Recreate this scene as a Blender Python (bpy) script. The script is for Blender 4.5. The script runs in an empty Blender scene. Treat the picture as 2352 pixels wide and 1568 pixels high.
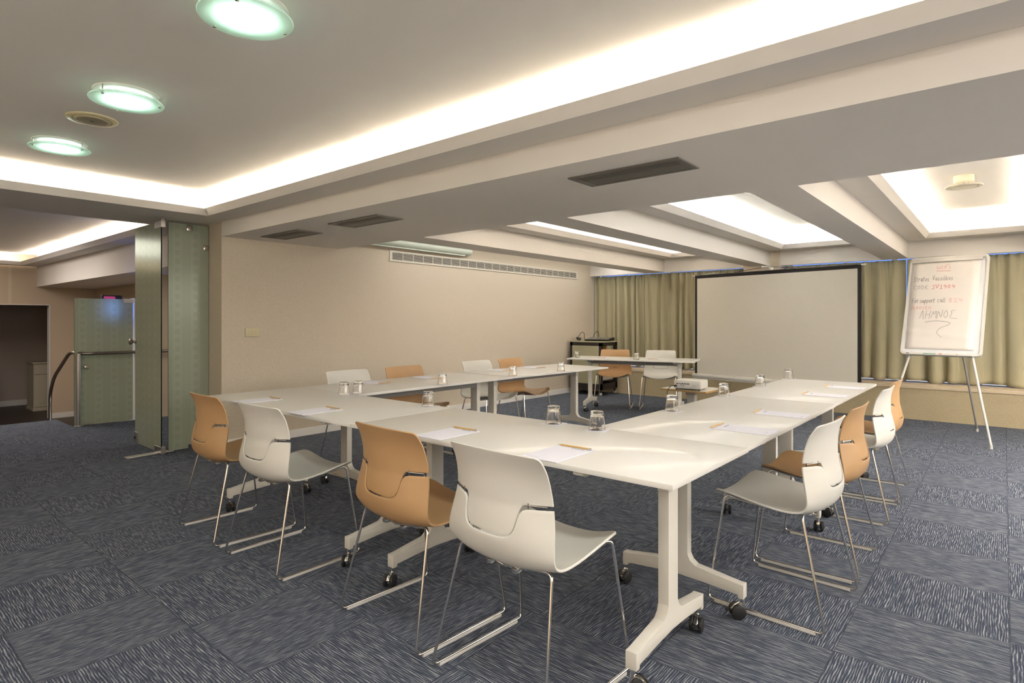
import bpy, bmesh, math, random
from mathutils import Vector, Matrix
random.seed(7)
PI = math.pi
R = math.radians
sc = bpy.context.scene
C = sc.collection

# ---------------------------------------------------------------- camera
cam_d = bpy.data.cameras.new('camera')
cam = bpy.data.objects.new('camera', cam_d); C.objects.link(cam)
cam.location = (0, 0, 1.25)
cam.rotation_euler = (R(90), 0, R(40))
cam_d.sensor_width = 36.0
cam_d.lens = 1346.5 / 2352 * 36
cam_d.shift_y = -46 / 2352
cam_d.clip_start = 0.02
sc.camera = cam
sc.cycles.caustics_reflective = False; sc.cycles.caustics_refractive = False
# ---------------------------------------------------------------- world, view
w = bpy.data.worlds.new('world'); sc.world = w; w.use_nodes = True
bg = w.node_tree.nodes['Background']
wn, wl = w.node_tree.nodes, w.node_tree.links
wt = wn.new('ShaderNodeTexCoord'); ws = wn.new('ShaderNodeSeparateXYZ'); wr = wn.new('ShaderNodeValToRGB')
wl.new(wt.outputs['Generated'], ws.inputs[0]); wl.new(ws.outputs['Z'], wr.inputs[0]); wl.new(wr.outputs[0], bg.inputs[0])
wr.color_ramp.elements[0].position = .0; wr.color_ramp.elements[0].color = (.75, .85, 1.0, 1)
wr.color_ramp.elements[1].position = .05; wr.color_ramp.elements[1].color = (.09, .19, .60, 1)
bg.inputs[1].default_value = 1.0
sc.view_settings.view_transform = 'Standard'
sc.view_settings.look = 'None'
sc.view_settings.exposure = 1.15
sc.view_settings.gamma = 1.0
sc.view_settings.use_curve_mapping = False

# ---------------------------------------------------------------- lights
def area(name, loc, sx, sy, power, col=(1, .93, .84), rot=(0, 0, 0)):
    l = bpy.data.lights.new(name, 'AREA'); l.shape = 'RECTANGLE'; l.size = sx; l.size_y = sy
    l.energy = power; l.color = col
    o = bpy.data.objects.new(name, l); C.objects.link(o); o.location = loc; o.rotation_euler = rot
    return o
WARM = (1, .90, .80); COOLW = (.95, .97, 1.0)
def cove_strips(tag, x0, x1, y0, y1, z, wpm, col, ins=.15, sides='NSEW', tilt=38):
    """fluorescent strips lying in the cove trough round a recess, shining up"""
    def strip(a, b, horiz, sgn):
        L = b - a
        n = max(1, round(L / 1.25))
        for i in range(n):
            c = a + (i + .5) * L / n
            o = area('cove_tube_' + tag, (c, 0, z) if horiz else (0, c, z), (L / n) * .93 if horiz else .03, .03 if horiz else (L / n) * .93, wpm * L / n, col)
            if horiz:
                o.location.y = (y1 - ins) if sgn > 0 else (y0 + ins); o.rotation_euler = (R(180) - sgn * R(tilt), 0, 0)
            else:
                o.location.x = (x1 - ins) if sgn > 0 else (x0 + ins); o.rotation_euler = (0, R(180) + sgn * R(tilt), 0)
    if 'N' in sides: strip(x0 + .2, x1 - .2, True, 1)
    if 'S' in sides: strip(x0 + .2, x1 - .2, True, -1)
    if 'E' in sides: strip(y0 + .2, y1 - .2, False, 1)
    if 'W' in sides: strip(y0 + .2, y1 - .2, False, -1)
# main recess above the camera, the bays over the far half, the room beyond the glass
cove_strips('main', -5.87, 3.0, -.50, 2.57, 2.262, 3.0, (1, .92, .83))
for bx in (-4.40, -2.685, -.97):
    cove_strips('bay', bx, bx + 1.42, 3.88, 9.25, 2.335, 4.2, (1, .93, .86) if bx != -2.685 else (.93, .96, 1.0))
cove_strips('bay', .75, 2.9, 3.88, 9.25, 2.335, 5.0, (1, .93, .87))
cove_strips('hall', -13.25, -6.30, -1.5, 2.57, 2.262, 1.8, (1, .88, .81))
# fill lights added out of view, none of them with a fixture
area('recess_fill', (-5.25, 6.8, 2.44), .25, 4.6, 14, (1, .96, .90))  # added fill hidden above the cross beam, brightens the far wallpaper
area('fill_behind', (-2.0, -2.5, 1.25), 7.0, 2.0, 30, (1, .955, .90), (R(90), 0, R(180)))  # soft fill added at the back wall, no window there
area('fill_right', (2.9, 3.6, 1.78), .85, 8.0, 62, (1, .955, .90), (0, R(90), 0))  # soft fill added along the right wall, no window there
area('overhead_fill_back', (-1.0, -1.6, 2.20), 5.0, 1.4, 32, (1, .955, .90))  # unseen downward fill added behind the camera
for dx in (-.93, .34, 1.6): area('overhead_fill_row', (dx, 1.05, 2.39), .32, .32, 5.5, (1, .97, .91))     # added overhead fill without fixtures, spaced along the line of the round lights
area('overhead_fill_fourth_bay', (1.75, 5.6, 2.28), 1.6, 3.6, 70, (1, .955, .90))  # unseen fill added for the far half of the room
area('hall_fill', (-10.6, 1.0, 2.40), 2.5, 1.6, 34, (1, .90, .82))  # unseen fill added to lift the hall beam and alcove
area('corridor_fill', (-7.3, 4.6, 1.84), 1.2, 2.0, 11, (1, .93, .85))  # area light without a fixture, added out of view for the corridor

# ---------------------------------------------------------------- materials
def nt(m): return m.node_tree.nodes, m.node_tree.links
def mat(name, col, rough=.5, metal=0, spec=.5, coat=0, bump=None):
    m = bpy.data.materials.new(name); m.use_nodes = True
    n, l = nt(m); b = n['Principled BSDF']
    b.inputs['Base Color'].default_value = (*col, 1); b.inputs['Roughness'].default_value = rough
    b.inputs['Metallic'].default_value = metal; b.inputs['Specular IOR Level'].default_value = spec
    b.inputs['Coat Weight'].default_value = coat
    tc = n.new('ShaderNodeTexCoord'); nz = n.new('ShaderNodeTexNoise')
    l.new(tc.outputs['Object'], nz.inputs['Vector'])
    sc_, st, var = bump or (30, .02, .03)
    nz.inputs['Scale'].default_value = sc_; nz.inputs['Detail'].default_value = 4
    mx = n.new('ShaderNodeMix'); mx.data_type = 'RGBA'
    mx.inputs['A'].default_value = (*[c * (1 - var) for c in col], 1); mx.inputs['B'].default_value = (*[min(1, c * (1 + var)) for c in col], 1)
    l.new(nz.outputs['Fac'], mx.inputs['Factor']); l.new(mx.outputs['Result'], b.inputs['Base Color'])
    if st > .021:
        bp = n.new('ShaderNodeBump'); bp.inputs['Strength'].default_value = st; bp.inputs['Distance'].default_value = .004
        l.new(nz.outputs['Fac'], bp.inputs['Height']); l.new(bp.outputs['Normal'], b.inputs['Normal'])
    return m
def emis(name, col, s):
    m = bpy.data.materials.new(name); m.use_nodes = True
    n, l = nt(m); b = n['Principled BSDF']
    b.inputs['Base Color'].default_value = (*col, 1); b.inputs['Emission Color'].default_value = (*col, 1); b.inputs['Emission Strength'].default_value = s
    return m
M = {}
M['ceil'] = mat('ceiling_paint', (.80, .775, .72), .9, 0, .2, bump=(3, .02, .015))
M['beam'] = mat('beam_paint', (.78, .745, .695), .85, 0, .25, bump=(3, .02, .015))
M['tanwall'] = mat('tan_wall_paint', (.56, .46, .34), .85, 0, .25, bump=(40, .05, .04))
M['greywall'] = mat('alcove_paint', (.50, .43, .37), .9, 0, .2)
M['white_trim'] = mat('white_trim_paint', (.80, .78, .74), .5)
M['white_wall'] = mat('white_wall_paint', (.85, .85, .84), .7)
M['darkfloor'] = mat('dark_timber_floor', (.035, .024, .020), .45, bump=(12, .03, .3))
M['table'] = mat('white_laminate', (.71, .695, .65), .32, 0, .4, .15, bump=(400, .02, .015))
M['table_leg'] = mat('white_powder_coat', (.67, .645, .575), .38, 0, .5)
M['grey_metal'] = mat('grey_steel_underframe', (.34, .33, .31), .45, .3)
M['chrome'] = mat('chrome', (.78, .75, .71), .10, 1.0)
M['steel'] = mat('brushed_steel', (.60, .57, .53), .28, 1.0)
M['darksteel'] = mat('dark_bronze_steel', (.36, .32, .28), .25, 1.0)
M['rubber'] = mat('black_rubber', (.016, .016, .017), .5)
M['black'] = mat('black_plastic', (.014, .013, .013), .35)
M['blacktex'] = mat('black_screen_border', (.012, .010, .010), .8)
M['white_pl'] = mat('white_plastic', (.645, .63, .575), .42, 0, .4, bump=(18, .02, .015))
M['tan_pl'] = mat('caramel_plastic', (.45, .275, .130), .45, 0, .4, bump=(18, .02, .02))
M['glide'] = mat('translucent_grey_glide', (.66, .64, .60), .4)
M['paper'] = mat('pad_paper', (.80, .79, .86), .8)
M['print'] = mat('grey_print', (.32, .32, .36), .8)
M['blue_print'] = mat('dark_print', (.08, .09, .12), .8)
M['pencil'] = mat('natural_wood_pencil', (.58, .36, .13), .5, bump=(60, .03, .12))
M['metal_tip'] = mat('pencil_ferrule', (.75, .72, .68), .25, 1.0)
M['graphite'] = mat('graphite', (.05, .05, .05), .5)
M['cream'] = mat('cream_plastic', (.62, .55, .34), .45)
M['cream2'] = mat('warm_white_plastic', (.80, .74, .58), .45)
M['grille'] = mat('grey_aluminium_grille', (.19, .18, .16), .5, .3)
M['grille_white'] = mat('cream_aluminium_grille', (.66, .62, .53), .45, .1)
M['case'] = mat('pale_green_enamel', (.66, .72, .62), .3, 0, .5, .3)
M['screen'] = mat('projection_fabric', (.60, .565, .49), .85)
M['olive'] = mat('olive_laminate', (.36, .34, .22), .5)
M['darkwood'] = mat('dark_wood_frame', (.022, .015, .013), .5)
M['ply'] = mat('ply_edge', (.40, .25, .09), .6, bump=(90, .03, .2))
M['topgrey'] = mat('beige_laminate', (.62, .58, .50), .45)
M['chartpaper'] = mat('flip_chart_paper', (.74, .69, .635), .85, bump=(8, .3, .02))
M['chartboard'] = mat('white_board_enamel', (.72, .73, .74), .2, 0, .5, .3)
M['silver'] = mat('silver_plastic', (.58, .56, .52), .35, .2)
M['red'] = mat('red_ink', (.62, .06, .04), .6)
M['redlight'] = mat('faded_red_ink', (.72, .22, .17), .6)
M['blackink'] = mat('black_ink', (.03, .03, .035), .6)
M['green'] = mat('green_plastic', (.01, .22, .14), .4)
M['redpl'] = mat('red_plastic', (.5, .05, .03), .4)
M['brownwood'] = mat('brown_cupboard_wood', (.16, .075, .03), .5, bump=(14, .03, .2))
M['cabwhite'] = mat('cream_cabinet_paint', (.55, .50, .38), .5)
M['mirror'] = mat('disc_mirror', (.8, .8, .78), .05, 1.0)
M['bluemirror'] = mat('blue_tinted_reflector', (.35, .45, .60), .3, .6)
M['slotdark'] = mat('dark_slot', (.02, .018, .016), .8)
M['handle'] = mat('satin_nickel', (.50, .46, .41), .22, 1.0)

# carpet : 0.5 m tiles laid quarter turned, each with wavering pile lines
def carpet():
    m = bpy.data.materials.new('carpet_tiles'); m.use_nodes = True
    n, l = nt(m); b = n['Principled BSDF']
    b.inputs['Roughness'].default_value = .95; b.inputs['Specular IOR Level'].default_value = .1
    def math_(op, a=None, bb=None, va=None, vb=None):
        x = n.new('ShaderNodeMath'); x.operation = op
        if a is not None: l.new(a, x.inputs[0])
        if bb is not None: l.new(bb, x.inputs[1])
        if va is not None: x.inputs[0].default_value = va
        if vb is not None: x.inputs[1].default_value = vb
        return x.outputs[0]
    tc = n.new('ShaderNodeTexCoord'); sp = n.new('ShaderNodeSeparateXYZ'); l.new(tc.outputs['Object'], sp.inputs[0])
    X, Y = sp.outputs['X'], sp.outputs['Y']
    tx = math_('DIVIDE', math_('ADD', X, vb=.495), vb=.514)
    ty = math_('DIVIDE', math_('ADD', Y, vb=-1.49), vb=.4995)
    ix, iy = math_('FLOOR', tx), math_('FLOOR', ty)
    par = math_('PINGPONG', math_('ADD', ix, iy), vb=1)       # 0 even : lines along X ; 1 odd : lines along Y
    # per tile coordinates (a along lines, c across lines)
    def mixf(f, a, bb):
        x = n.new('ShaderNodeMix'); x.data_type = 'FLOAT'; l.new(f, x.inputs['Factor']); l.new(a, x.inputs['A']); l.new(bb, x.inputs['B']); return x.outputs['Result']
    al = mixf(par, X, Y); ac = mixf(par, Y, X)
    off = math_('ADD', math_('MULTIPLY', ix, vb=7.31), math_('MULTIPLY', iy, vb=3.77))
    cb = n.new('ShaderNodeCombineXYZ')
    l.new(math_('MULTIPLY', al, vb=8.0), cb.inputs[0]); l.new(math_('MULTIPLY', ac, vb=30.0), cb.inputs[1]); l.new(off, cb.inputs[2])
    nz = n.new('ShaderNodeTexNoise'); nz.inputs['Scale'].default_value = 1.0; nz.inputs['Detail'].default_value = 2.5; nz.inputs['Roughness'].default_value = .55
    l.new(cb.outputs[0], nz.inputs['Vector'])
    warp = math_('MULTIPLY', math_('SUBTRACT', nz.outputs['Fac'], vb=.5), vb=.020)
    ph = math_('MULTIPLY', math_('ADD', ac, warp), vb=2 * PI * 112)
    s = math_('SINE', ph)
    # broken-ness along line
    cb2 = n.new('ShaderNodeCombineXYZ')
    l.new(math_('MULTIPLY', al, vb=16.0), cb2.inputs[0]); l.new(math_('MULTIPLY', ac, vb=250.0), cb2.inputs[1]); l.new(off, cb2.inputs[2])
    nz2 = n.new('ShaderNodeTexNoise'); nz2.inputs['Scale'].default_value = 1.0; nz2.inputs['Detail'].default_value = 2
    l.new(cb2.outputs[0], nz2.inputs['Vector'])
    v = math_('ADD', math_('MULTIPLY', s, vb=.32), math_('MULTIPLY', math_('SUBTRACT', nz2.outputs['Fac'], vb=.5), vb=2.0))
    v = math_('ADD', v, vb=.42)
    v.node.use_clamp = True
    cr = n.new('ShaderNodeValToRGB'); l.new(v, cr.inputs[0])
    e = cr.color_ramp.elements
    e[0].position = .12; e[0].color = (.046, .055, .083, 1)
    e[1].position = .95; e[1].color = (.33, .345, .365, 1)
    e2 = cr.color_ramp.elements.new(.58); e2.color = (.098, .115, .145, 1)
    # seams
    fx = math_('ABSOLUTE', math_('SUBTRACT', math_('FRACT', tx), vb=.5)); fy = math_('ABSOLUTE', math_('SUBTRACT', math_('FRACT', ty), vb=.5))
    seam = math_('GREATER_THAN', math_('MAXIMUM', fx, fy), vb=.4945)
    mx = n.new('ShaderNodeMix'); mx.data_type = 'RGBA'; l.new(math_('MULTIPLY', seam, vb=.55), mx.inputs['Factor']); l.new(cr.outputs[0], mx.inputs['A']); mx.inputs['B'].default_value = (.035, .04, .055, 1)
    # pile fleck
    nz3 = n.new('ShaderNodeTexNoise'); nz3.inputs['Scale'].default_value = 420; l.new(tc.outputs['Object'], nz3.inputs['Vector'])
    mul = n.new('ShaderNodeMix'); mul.data_type = 'RGBA'; mul.blend_type = 'OVERLAY'; mul.inputs['Factor'].default_value = .5
    l.new(mx.outputs['Result'], mul.inputs['A']); l.new(nz3.outputs['Fac'], mul.inputs['B'])
    l.new(mul.outputs['Result'], b.inputs['Base Color'])
    bp = n.new('ShaderNodeBump'); bp.inputs['Strength'].default_value = .5; bp.inputs['Distance'].default_value = .003
    l.new(v, bp.inputs['Height']); l.new(bp.outputs['Normal'], b.inputs['Normal'])
    return m
M['carpet'] = carpet()

def wallpaper(along, name):
    """herringbone paper : narrow zig-zag bands, 'along' is the horizontal axis of the wall"""
    m = bpy.data.materials.new(name); m.use_nodes = True
    n, l = nt(m); b = n['Principled BSDF']; b.inputs['Roughness'].default_value = .8; b.inputs['Specular IOR Level'].default_value = .2
    tc = n.new('ShaderNodeTexCoord'); sp = n.new('ShaderNodeSeparateXYZ'); l.new(tc.outputs['Object'], sp.inputs[0])
    def math_(op, a, vb=None, bb=None):
        x = n.new('ShaderNodeMath'); x.operation = op; l.new(a, x.inputs[0])
        if vb is not None: x.inputs[1].default_value = vb
        if bb is not None: l.new(bb, x.inputs[1])
        return x.outputs[0]
    h = sp.outputs[along]; z = sp.outputs['Z']
    zig = math_('PINGPONG', h, .023)
    ph = math_('MULTIPLY', math_('ADD', z, bb=math_('MULTIPLY', zig, 1.55)), 2 * PI / .0135)
    s = math_('MULTIPLY', math_('SINE', ph), .5)
    nz = n.new('ShaderNodeTexNoise'); nz.inputs['Scale'].default_value = 160; nz.inputs['Detail'].default_value = 3; l.new(tc.outputs['Object'], nz.inputs['Vector'])
    v = math_('ADD', math_('ADD', s, .5), bb=math_('MULTIPLY', math_('SUBTRACT', nz.outputs['Fac'], .5), 1.4))
    cr = n.new('ShaderNodeValToRGB'); l.new(v, cr.inputs[0]); e = cr.color_ramp.elements
    e[0].position = .1; e[0].color = (.41, .345, .255, 1); e[1].position = .9; e[1].color = (.80, .715, .59, 1)
    l.new(cr.outputs[0], b.inputs['Base Color'])
    return m
M['paper_w'] = wallpaper('Y', 'herringbone_wallpaper')
M['paper_e'] = wallpaper('X', 'herringbone_wallpaper_end')

def stucco():
    m = mat('rough_stucco', (.50, .42, .27), .95, 0, .15, bump=(110, 1.0, .16))
    n, l = nt(m); b = n['Principled BSDF']
    bp = [x for x in n if x.type == 'BUMP'][0]; bp.inputs['Distance'].default_value = .008
    return m
M['stucco'] = stucco()
M['sill'] = mat('sill_stone', (.60, .49, .34), .7, bump=(14, .1, .12))

def curtain_mat():
    m = mat('olive_curtain_fabric', (.42, .385, .255), .9, 0, .15, bump=(300, .15, .05))
    return m
M['curtain'] = curtain_mat()

def frosted():
    """sand-blasted green glass with rows of clear little squares in vertical bands"""
    m = bpy.data.materials.new('frosted_green_glass'); m.use_nodes = True
    n, l = nt(m); n.remove(n['Principled BSDF']); out = n['Material Output']
    tc = n.new('ShaderNodeTexCoord'); sp = n.new('ShaderNodeSeparateXYZ'); l.new(tc.outputs['Object'], sp.inputs[0])
    def math_(op, a, vb=None, bb=None):
        x = n.new('ShaderNodeMath'); x.operation = op; l.new(a, x.inputs[0])
        if vb is not None: x.inputs[1].default_value = vb
        if bb is not None: l.new(bb, x.inputs[1])
        return x.outputs[0]
    h = sp.outputs['X']; z = sp.outputs['Z']      # X is the pane's own width
    fx = math_('ABSOLUTE', math_('SUBTRACT', math_('FRACT', math_('DIVIDE', h, .165)), .5))
    fz = math_('ABSOLUTE', math_('SUBTRACT', math_('FRACT', math_('DIVIDE', z, .085)), .5))
    band = math_('LESS_THAN', fx, .25)
    sq = math_('MULTIPLY', math_('LESS_THAN', fx, .135), bb=math_('LESS_THAN', fz, .28))
    mx1 = n.new('ShaderNodeMix'); mx1.data_type = 'RGBA'; l.new(band, mx1.inputs['Factor'])
    mx1.inputs['A'].default_value = (.60, .66, .52, 1); mx1.inputs['B'].default_value = (.64, .70, .56, 1)
    mx2 = n.new('ShaderNodeMix'); mx2.data_type = 'RGBA'; l.new(sq, mx2.inputs['Factor']); l.new(mx1.outputs['Result'], mx2.inputs['A']); mx2.inputs['B'].default_value = (.585, .645, .505, 1)
    d = n.new('ShaderNodeBsdfDiffuse'); t = n.new('ShaderNodeBsdfTranslucent'); g = n.new('ShaderNodeBsdfGlossy'); g.inputs['Roughness'].default_value = .18
    g.inputs['Color'].default_value = (.8, .9, .8, 1)
    l.new(mx2.outputs['Result'], d.inputs['Color']); l.new(mx2.outputs['Result'], t.inputs['Color'])
    a = n.new('ShaderNodeMixShader'); a.inputs[0].default_value = .5; l.new(d.outputs[0], a.inputs[1]); l.new(t.outputs[0], a.inputs[2])
    fr = n.new('ShaderNodeFresnel'); fr.inputs['IOR'].default_value = 1.35
    bb = n.new('ShaderNodeMixShader'); l.new(fr.outputs[0], bb.inputs[0]); l.new(a.outputs[0], bb.inputs[1]); l.new(g.outputs[0], bb.inputs[2])
    l.new(bb.outputs[0], out.inputs['Surface'])
    return m
M['frosted'] = frosted()
M['glass_edge'] = mat('dark_glass_edge', (.006, .014, .012), .6, 0, .1)
def clear_glass(name, tint=(1, 1, 1), ior=1.45, rough=0):
    m = bpy.data.materials.new(name); m.use_nodes = True
    n, l = nt(m); b = n['Principled BSDF']
    b.inputs['Base Color'].default_value = (*tint, 1); b.inputs['Transmission Weight'].default_value = 1; b.inputs['IOR'].default_value = ior; b.inputs['Roughness'].default_value = rough
    return m
M['glass'] = clear_glass('tumbler_glass')
def window_glass():
    m = bpy.data.materials.new('window_glass'); m.use_nodes = True
    n, l = nt(m); n.remove(n['Principled BSDF']); out = n['Material Output']
    t = n.new('ShaderNodeBsdfTransparent'); g = n.new('ShaderNodeBsdfGlossy'); g.inputs['Roughness'].default_value = .02
    f = n.new('ShaderNodeFresnel'); x = n.new('ShaderNodeMixShader')
    l.new(f.outputs[0], x.inputs[0]); l.new(t.outputs[0], x.inputs[1]); l.new(g.outputs[0], x.inputs[2]); l.new(x.outputs[0], out.inputs['Surface'])
    return m
M['window'] = window_glass()
def disc_glass():
    m = bpy.data.materials.new('lit_frosted_disc'); m.use_nodes = True
    n, l = nt(m); n.remove(n['Principled BSDF']); out = n['Material Output']
    d = n.new('ShaderNodeBsdfDiffuse'); t = n.new('ShaderNodeBsdfTranslucent'); p = n.new('ShaderNodeBsdfTransparent')
    for k in (d, t): k.inputs['Color'].default_value = (.74, .86, .78, 1)
    a = n.new('ShaderNodeMixShader'); a.inputs[0].default_value = .7; l.new(d.outputs[0], a.inputs[1]); l.new(t.outputs[0], a.inputs[2])
    c = n.new('ShaderNodeMixShader'); c.inputs[0].default_value = .2; l.new(a.outputs[0], c.inputs[1]); l.new(p.outputs[0], c.inputs[2])
    l.new(c.outputs[0], out.inputs['Surface'])
    return m
M['disc'] = disc_glass()
M['lampglow'] = emis('lamp_glow', (.85, 1.0, .93), 1.6)
M['tv'] = emis('display_glow', (.12, .25, .95), 9)
M['tv_red'] = emis('display_glow_red', (.35, .03, .10), .30)
M['shade_white'] = emis('lit_corridor_strip', (.9, .92, .9), .35)

# ---------------------------------------------------------------- helpers
def tag(o, label, cat, group=None):
    o['label'] = label; o['category'] = cat
    if group: o['group'] = group
    return o
def empty(name, loc=(0, 0, 0), rz=0, label=None, cat=None, group=None):
    o = bpy.data.objects.new(name, None); C.objects.link(o); o.location = loc; o.rotation_euler = (0, 0, rz); o.empty_display_size = .1
    if label: tag(o, label, cat, group)
    return o
def link(name, bm, m, parent=None, smooth=None, loc=None, rot=None):
    me = bpy.data.meshes.new(name)
    bmesh.ops.recalc_face_normals(bm, faces=bm.faces[:])
    bm.to_mesh(me); bm.free()
    mats = m if isinstance(m, (list, tuple)) else [m]
    for k in mats: me.materials.append(k)
    if smooth:
        me.polygons.foreach_set('use_smooth', [True] * len(me.polygons))
        try: me.set_sharp_from_angle(angle=R(smooth))
        except Exception: pass
    o = bpy.data.objects.new(name, me); C.objects.link(o)
    if loc is not None: o.location = loc
    if rot is not None: o.rotation_euler = rot
    if parent is not None: o.parent = parent
    return o
def BM(): return bmesh.new()
def box(bm, x0, x1, y0, y1, z0, z1, bev=0, mi=0, mtx=None):
    t = bmesh.new()
    vs = [t.verts.new((x, y, z)) for x in (x0, x1) for y in (y0, y1) for z in (z0, z1)]
    for f in ((0, 1, 3, 2), (4, 6, 7, 5), (0, 4, 5, 1), (2, 3, 7, 6), (0, 2, 6, 4), (1, 5, 7, 3)): t.faces.new([vs[i] for i in f])
    bmesh.ops.recalc_face_normals(t, faces=t.faces[:])
    if bev: bmesh.ops.bevel(t, geom=t.edges[:], offset=bev, segments=2, profile=.6, affect='EDGES')
    merge(bm, t, mi, mtx)
def merge(bm, t, mi=0, mtx=None):
    mp = {}
    for v in t.verts: mp[v] = bm.verts.new(mtx @ v.co if mtx else v.co)
    for f in t.faces:
        try: nf = bm.faces.new([mp[v] for v in f.verts]); nf.material_index = mi; nf.smooth = f.smooth
        except ValueError: pass
    t.free()
def prism(bm, poly, a, b, axis='x', bev=0, mi=0, mtx=None):
    """poly: 2-D outline in the plane normal to axis, extruded from a to b"""
    t = bmesh.new()
    def p3(p, k):
        return {'x': (k, p[0], p[1]), 'y': (p[0], k, p[1]), 'z': (p[0], p[1], k)}[axis]
    A = [t.verts.new(p3(p, a)) for p in poly]; Bv = [t.verts.new(p3(p, b)) for p in poly]
    n = len(poly)
    t.faces.new(A); t.faces.new(Bv[::-1])
    for i in range(n): t.faces.new([A[i], A[(i + 1) % n], Bv[(i + 1) % n], Bv[i]])
    bmesh.ops.recalc_face_normals(t, faces=t.faces[:])
    if bev: bmesh.ops.bevel(t, geom=t.edges[:], offset=bev, segments=2, profile=.6, affect='EDGES', clamp_overlap=True)
    merge(bm, t, mi, mtx)
def fillet(pts, r, n=6):
    pts = [Vector(p) for p in pts]; out = [pts[0]]
    for i in range(1, len(pts) - 1):
        a, b, c = pts[i - 1], pts[i], pts[i + 1]
        da = (a - b); dc = (c - b); ra = min(r, da.length * .49, dc.length * .49)
        p0 = b + da.normalized() * ra; p1 = b + dc.normalized() * ra
        for k in range(n + 1):
            t = k / n; out.append(p0 * (1 - t) ** 2 + b * 2 * t * (1 - t) + p1 * t * t)
    out.append(pts[-1]); return out
def tube(bm, pts, r, seg=10, caps=True, mi=0):
    pts = [Vector(p) for p in pts]; n = len(pts)
    rr = r if isinstance(r, (list, tuple)) else [r] * n
    tan = []
    for i in range(n):
        d = pts[min(i + 1, n - 1)] - pts[max(i - 1, 0)]; tan.append(d.normalized())
    u = tan[0].orthogonal().normalized(); rings = []
    for i in range(n):
        if i:
            q = tan[i - 1].rotation_difference(tan[i]); u = q @ u
        v = tan[i].cross(u)
        rings.append([bm.verts.new(pts[i] + (u * math.cos(2 * PI * k / seg) + v * math.sin(2 * PI * k / seg)) * rr[i]) for k in range(seg)])
    for i in range(n - 1):
        for k in range(seg):
            f = bm.faces.new([rings[i][k], rings[i][(k + 1) % seg], rings[i + 1][(k + 1) % seg], rings[i + 1][k]]); f.material_index = mi
    if caps:
        f = bm.faces.new(rings[0][::-1]); f.material_index = mi; f = bm.faces.new(rings[-1]); f.material_index = mi
def lathe(bm, prof, seg=32, mtx=None, mi=0, closed=False):
    t = bmesh.new(); rings = []
    for (r, z) in prof:
        if r < 1e-6: rings.append([t.verts.new((0, 0, z))])
        else: rings.append([t.verts.new((r * math.cos(2 * PI * k / seg), r * math.sin(2 * PI * k / seg), z)) for k in range(seg)])
    m = len(rings)
    for i in range(m if closed else m - 1):
        a, b = rings[i], rings[(i + 1) % m]
        for k in range(seg):
            k2 = (k + 1) % seg
            if len(a) == 1 and len(b) == 1: continue
            if len(a) == 1: t.faces.new([a[0], b[k], b[k2]])
            elif len(b) == 1: t.faces.new([a[k], a[k2], b[0]])
            else: t.faces.new([a[k], a[k2], b[k2], b[k]])
    merge(bm, t, mi, mtx)
def cyl(bm, p0, p1, r, seg=20, mi=0): tube(bm, [p0, p1], r, seg, True, mi)
def T(x=0, y=0, z=0): return Matrix.Translation((x, y, z))
def struct(name, bm, m, smooth=None, parent=None):
    o = link(name, bm, m, parent, smooth)
    if parent is None: o['kind'] = 'structure'
    return o
def sbox(name, x0, x1, y0, y1, z0, z1, m):
    bm = BM(); box(bm, x0, x1, y0, y1, z0, z1); return struct(name, bm, m)
def copy_tree(o, parent=None):
    c = o.copy(); C.objects.link(c); c.parent = parent
    for ch in [x for x in KIDS.get(o.name, [])]:
        copy_tree(ch, c)
    return c
def kids_index():
    KIDS.clear()
    for o in C.objects:
        if o.parent: KIDS.setdefault(o.parent.name, []).append(o)
KIDS = {}
def text_mesh(s, size, extrude=0.0004):
    cu = bpy.data.curves.new('writing', 'FONT'); cu.body = s; cu.size = size; cu.extrude = extrude; cu.align_x = 'LEFT'
    o = bpy.data.objects.new('writing', cu); C.objects.link(o)
    dg = bpy.context.evaluated_depsgraph_get(); me = bpy.data.meshes.new_from_object(o.evaluated_get(dg))
    C.objects.unlink(o); bpy.data.objects.remove(o)
    return me

# ================================================================ SETTING
W = -5.87
Z0, ZB, ZS, ZC = 0, 2.083, 2.226, 2.435
# carpeted floor with the landing of the steps cut out at the left
bm = BM()
out = [(3.0, -2.6), (3.0, 9.6), (-8.46, 9.6), (-8.46, 1.99), (-9.26, 1.99), (-9.26, -2.6)]
prism(bm, out, -.16, 0.0, 'z')
struct('floor', bm, M['carpet'])
sbox('floor', -17.5, -8.4, -2.6, 4.0, -.60, -.515, M['darkfloor'])
# treads going down to the hall
for i in range(2):
    sbox('trim_1', -9.26 - .3 * (i + 1), -9.26 - .3 * i, -2.6, 1.96, -.515, -.17 * (i + 1), M['darkfloor'])
# long wallpapered wall and its end
bm = BM(); box(bm, W - .53, W, 2.57, 9.6, 0, 2.60)
o = struct('wall_left', bm, [M['paper_w'], M['paper_e'], M['tanwall']])
for p in o.data.polygons:
    if p.normal.y < -.5: p.material_index = 1
    elif p.normal.x < -.5: p.material_index = 2
bm = BM(); box(bm, W, W + .013, 2.585, 9.02, 0, .083, .003)
struct('baseboard_left', bm, M['white_trim'])
# low wall, sill, lintel of the window side
YW = 9.03
sbox('wall_window', W, 3.0, YW, YW + .35, 0, .395, M['stucco'])
bm = BM(); box(bm, W, 3.0, YW - .012, YW + .60, .396, .442, .004)
struct('trim_2', bm, M['sill'])
sbox('wall_window', W, 3.0, 9.25, 9.30, ZB, 2.62, M['beam'])
sbox('wall_window', W, 3.0, 9.62, 9.72, 2.32, 2.62, M['beam'])
sbox('wall_window', W, 3.0, 9.38, 9.72, -.1, .395, M['stucco'])
# wallpapered pillar between the first and second bay
bm = BM(); box(bm, -3.07, -2.55, 9.20, 9.63, .443, 2.32)
struct('wall_pillar', bm, M['paper_e'])
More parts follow.
